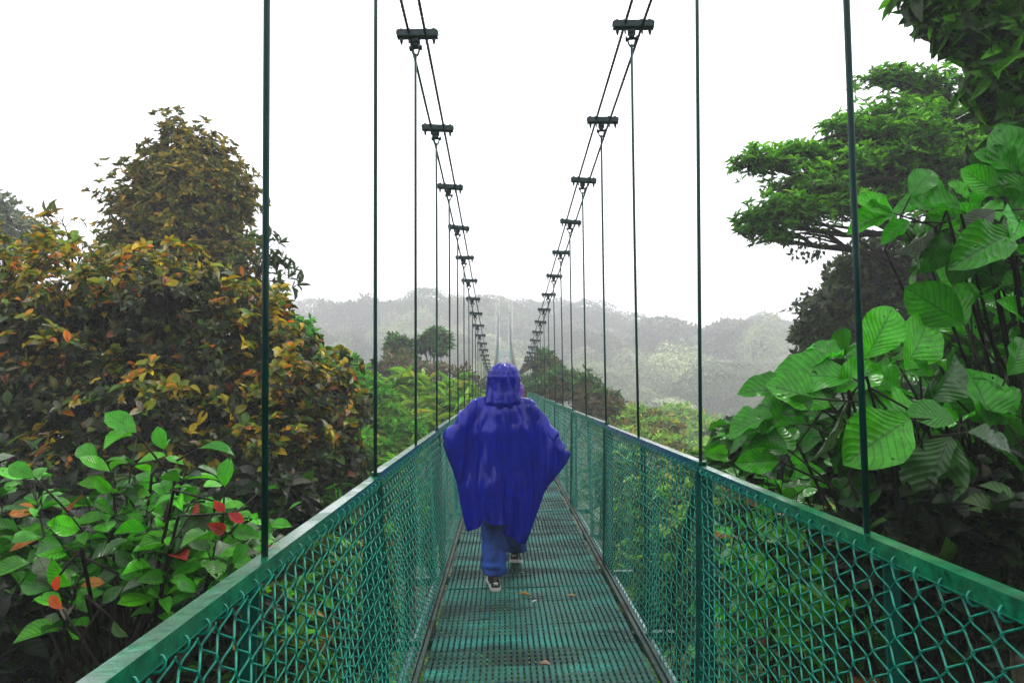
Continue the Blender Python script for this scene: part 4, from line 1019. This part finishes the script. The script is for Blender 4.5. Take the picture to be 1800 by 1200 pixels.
tips = [P(240, 770, 4.0), P(290, 790, 4.1), P(60, 850, 3.9), P(140, 860, 3.9), P(200, 860, 3.8), P(330, 820, 3.9), P(400, 850, 3.7), P(430, 910, 3.6), P(10, 900, 3.8), P(90, 930, 3.6), P(180, 920, 3.7), P(260, 900, 3.6), P(330, 910, 3.5), P(380, 950, 3.4), P(480, 930, 4.2), P(300, 860, 3.8),
        P(240, 960, 3.4), P(150, 990, 3.4), P(60, 990, 3.4), P(-30, 870, 3.8), P(300, 980, 3.4), P(200, 830, 3.8), P(120, 900, 3.6), P(-60, 960, 3.6), P(520, 930, 5.2), P(500, 900, 5.0), P(30, 800, 4.4), P(360, 960, 3.8), P(450, 870, 4.4), P(400, 900, 4.0), P(350, 860, 4.2), P(290, 930, 3.6), P(470, 960, 4.0), P(230, 880, 4.0), P(-20, 830, 4.0), P(430, 950, 3.6)]
broad_plant('glossy_leaved_shrub', 'glossy green shrub with a few red leaves in front of the orange leaved tree', 'shrub', P(215, 1215, 3.6), tips, .14, .62, gS, (13, 18), .007, tpl=T_MED, extra=ext, gl=.45)
DK = [(5, (.006, .012, .003)), (3, (.010, .028, .005)), (1, (.03, .10, .006)), (.3, (.09, .09, .06))]  # near-black palette: shade put into the leaf colours for a dark backdrop
make_tree('shaded_shrub', 'dark backdrop shrub with shade put into its leaf colours at the bottom left corner', 'shrub', P(120, 1500, 4.6), P(120, 1300, 4.6),
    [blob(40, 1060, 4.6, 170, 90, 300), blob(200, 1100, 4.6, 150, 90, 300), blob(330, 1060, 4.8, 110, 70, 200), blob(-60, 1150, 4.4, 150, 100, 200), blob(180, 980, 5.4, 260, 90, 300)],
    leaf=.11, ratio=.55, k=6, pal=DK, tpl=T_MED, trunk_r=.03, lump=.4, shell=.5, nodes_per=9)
make_tree('background_shrub', 'shrub with shade put into its leaf colours filling the gap between the glossy shrub and the orange tree', 'shrub', P(200, 1500, 6.4), P(200, 1200, 6.4),
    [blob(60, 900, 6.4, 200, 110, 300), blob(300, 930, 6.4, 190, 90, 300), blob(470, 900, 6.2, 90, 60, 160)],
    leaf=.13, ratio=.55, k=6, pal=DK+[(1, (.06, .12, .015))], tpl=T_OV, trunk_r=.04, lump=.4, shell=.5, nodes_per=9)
make_tree('valley_bush', 'light green bush below the bridge seen through the right wire mesh', 'shrub', P(1200, 1700, 10), P(1180, 1250, 10),
    [blob(1160, 930, 10.5, 100, 80, 420), blob(1130, 1050, 9.5, 90, 90, 420), blob(1240, 860, 11.5, 110, 60, 380), blob(1240, 1000, 9, 120, 100, 420), blob(1090, 850, 13, 60, 60, 260), blob(1330, 950, 8, 120, 90, 300)],
    leaf=.15, ratio=.4, k=7, pal=G_['lime']+G_['forest'], tpl=T_OV, trunk_r=.06, upw=.7)
make_tree('valley_bush', 'mixed green and rust bush below the bridge seen through the left wire mesh', 'shrub', P(560, 1700, 8), P(600, 1250, 8),
    [blob(600, 960, 8, 80, 90, 340), blob(540, 1060, 6.8, 90, 100, 340), blob(680, 900, 10, 60, 80, 300), blob(460, 1120, 5.6, 90, 80, 240), blob(640, 1080, 7.4, 60, 90, 240), blob(720, 930, 12, 40, 90, 200)],
    leaf=.14, ratio=.45, k=7, pal=G_['forest']+G_['bright']+[(2, (.35, .2, .02)), (4, (.02, .03, .01))], tpl=T_OV, trunk_r=.06, upw=.6)
# --- understorey one cannot count, on both slopes below the bridge
def understorey(name, label, n, region, size, pal, seed, tpl=T_OV, zr=(0, 3.0)):
    r = np.random.default_rng(seed); x0, x1, y0, y1 = region
    c = np.stack([x0+(x1-x0)*(r.uniform(0, 1, n)**(1.5 if x1 > 1 else .67)), y0+(y1-y0)*r.uniform(0, 1, n)**1.5, np.zeros(n)], 1)
    cl = wob(c, 1.3, seed); base = terrain_h(c[:, 0], c[:, 1]); c[:, 2] = base+zr[0]+(zr[1]-zr[0])*np.clip(.5+.5*cl, 0, 1)*r.uniform(.2, 1, n)**.6
    c[:, 2] = np.where(np.abs(c[:, 0]-.2) < 3.2, np.minimum(c[:, 2], -1.0-.25*r.uniform(0, 1, n)), np.minimum(c[:, 2], r.uniform(-1.6, -.1, n)))
    p, d, nr = rosettes(c, np.stack([r.normal(0, .35, n), r.normal(0, .35, n), np.ones(n)], 1), 7, 1.1)
    cc = pick(pal, len(p))
    root = empty(name, (0, 0, 0)); tag(root, label, 'undergrowth', kind='stuff')
    leaves('foliage', p, d, nr, size*r.uniform(.6, 1.3, len(p)), .5, cc, tpl, M['leaf_mid'], root)
    m_ = max(1, n//9); b = c[:m_].copy(); b[:, 2] = terrain_h(b[:, 0], b[:, 1]); e = c[:m_]+r.normal(0, .15, (m_, 3)); V, Qd = sticks(b, e, .016, .006)
    link_mesh('stem', fast_mesh('stem', V, Qd), M['stem'], root)
understorey('valley_undergrowth', 'mixed leafy undergrowth on the slope below the left side of the bridge', 13000, (-12, .2, 1, 34), .26, G_['bright']+G_['forest']+[(3, (.22, .26, .03))], 11, zr=(.3, 5.5))
understorey('slope_undergrowth', 'mixed leafy undergrowth on the slope below the right side of the bridge', 13000, (.2, 12, 1, 34), .26, G_['bright']+G_['forest']+[(3, (.16, .34, .03))], 12, zr=(.3, 5.5))
# bare tangled branches in the dark lower right
root = empty('tangled_branches', tuple(P(1700, 1250, 4.6))); tag(root, 'bare tangled dark branches and hanging roots under the big leaves at lower right', 'branches')
O_ = P(1700, 1250, 4.6); mb = MB()
for k in range(60):
    a = P(rng.uniform(1480, 1850), rng.uniform(980, 1250), rng.uniform(4.2, 5.6)); b = a+rng.normal(0, 1, 3)*np.array([.6, .4, .45])+np.array([.2, 0, .35]); b[0] = max(b[0], 1.5)
    mb.tube(limb_path(a, b, rng.uniform(-.2, .3), 12, .22)-O_, np.linspace(.014, .004, 12)*rng.uniform(.4, 1.3), 5)
mb.build('tangled_branches', M['bark'], root, True)
make_tree('shaded_leafy_plant', 'leafy plant with deep shade put into its leaf colours beneath the big glossy leaves', 'plant', P(1720, 1500, 5.2), P(1720, 1250, 5.2),
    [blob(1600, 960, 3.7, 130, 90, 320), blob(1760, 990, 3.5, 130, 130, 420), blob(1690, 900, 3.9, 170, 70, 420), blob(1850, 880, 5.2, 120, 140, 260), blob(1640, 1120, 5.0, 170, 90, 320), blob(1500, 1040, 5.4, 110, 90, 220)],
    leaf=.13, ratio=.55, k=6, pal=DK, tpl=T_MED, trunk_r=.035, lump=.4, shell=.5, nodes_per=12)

# ------------------------------------------------------------------ fallen leaves on the deck
def fallen(px, py, D, size, ang, colr, label):
    x, y = P(px, py, D)[:2]
    # slide along the view ray until it meets the deck
    d = P(px, py, 1.0)-np.array([0, 0, CAMZ]); t = 1.0
    for _ in range(400):
        p = np.array([0, 0, CAMZ])+d*t
        if p[2] < float(deck_z(p[1], p[0]))+.006: break
        t += .02
    pos = np.array([[0, 0, 0.0]]); dr = np.array([[math.cos(ang), math.sin(ang), 0.12]]); nr = np.array([[0, .1, 1.]])
    o_ = leaves('fallen_leaf', pos, dr, nr, size, .38, np.array([colr]), T_MED, M['leaf_mid']); o_.location = p
    tag(o_, label, 'leaf', 'fallen leaves on the bridge deck')
fallen(912, 1043, 5, .085, .05, (.6, .3, .02), 'narrow yellow leaf on the deck just behind the rear shoe')
fallen(995, 1046, 5, .08, -.1, (.62, .32, .04), 'narrow yellow leaf lying right of centre on the deck behind the walker')
fallen(968, 1168, 4, .085, 2.6, (.5, .3, .22), 'pale curled brown leaf nearest the camera on the deck')
fallen(936, 1058, 5, .06, 1.0, (.6, .62, .6), 'small whitish leaf scrap on the deck between the two yellow leaves')
fallen(826, 918, 7, .07, .3, (.45, .5, .05), 'greenish yellow leaf by the left mesh under the poncho corner')

# ------------------------------------------------------------------ haze
me = bpy.data.meshes.new('haze'); mb = MB(); mb.box((0, 135, 5.5), (604, 402, 57)); 
hz = mb.build('haze', None); tag(hz, kind='stuff')
m = bpy.data.materials.new('haze'); m.use_nodes = True; t = m.node_tree; t.nodes.clear()
oo = t.nodes.new('ShaderNodeOutputMaterial'); pv = t.nodes.new('ShaderNodeVolumePrincipled')
pv.inputs['Color'].default_value = (.84, .84, .86, 1); pv.inputs['Density'].default_value = .0036; pv.inputs['Anisotropy'].default_value = 0.0
t.links.new(pv.outputs[0], oo.inputs['Volume']); hz.data.materials.append(m)
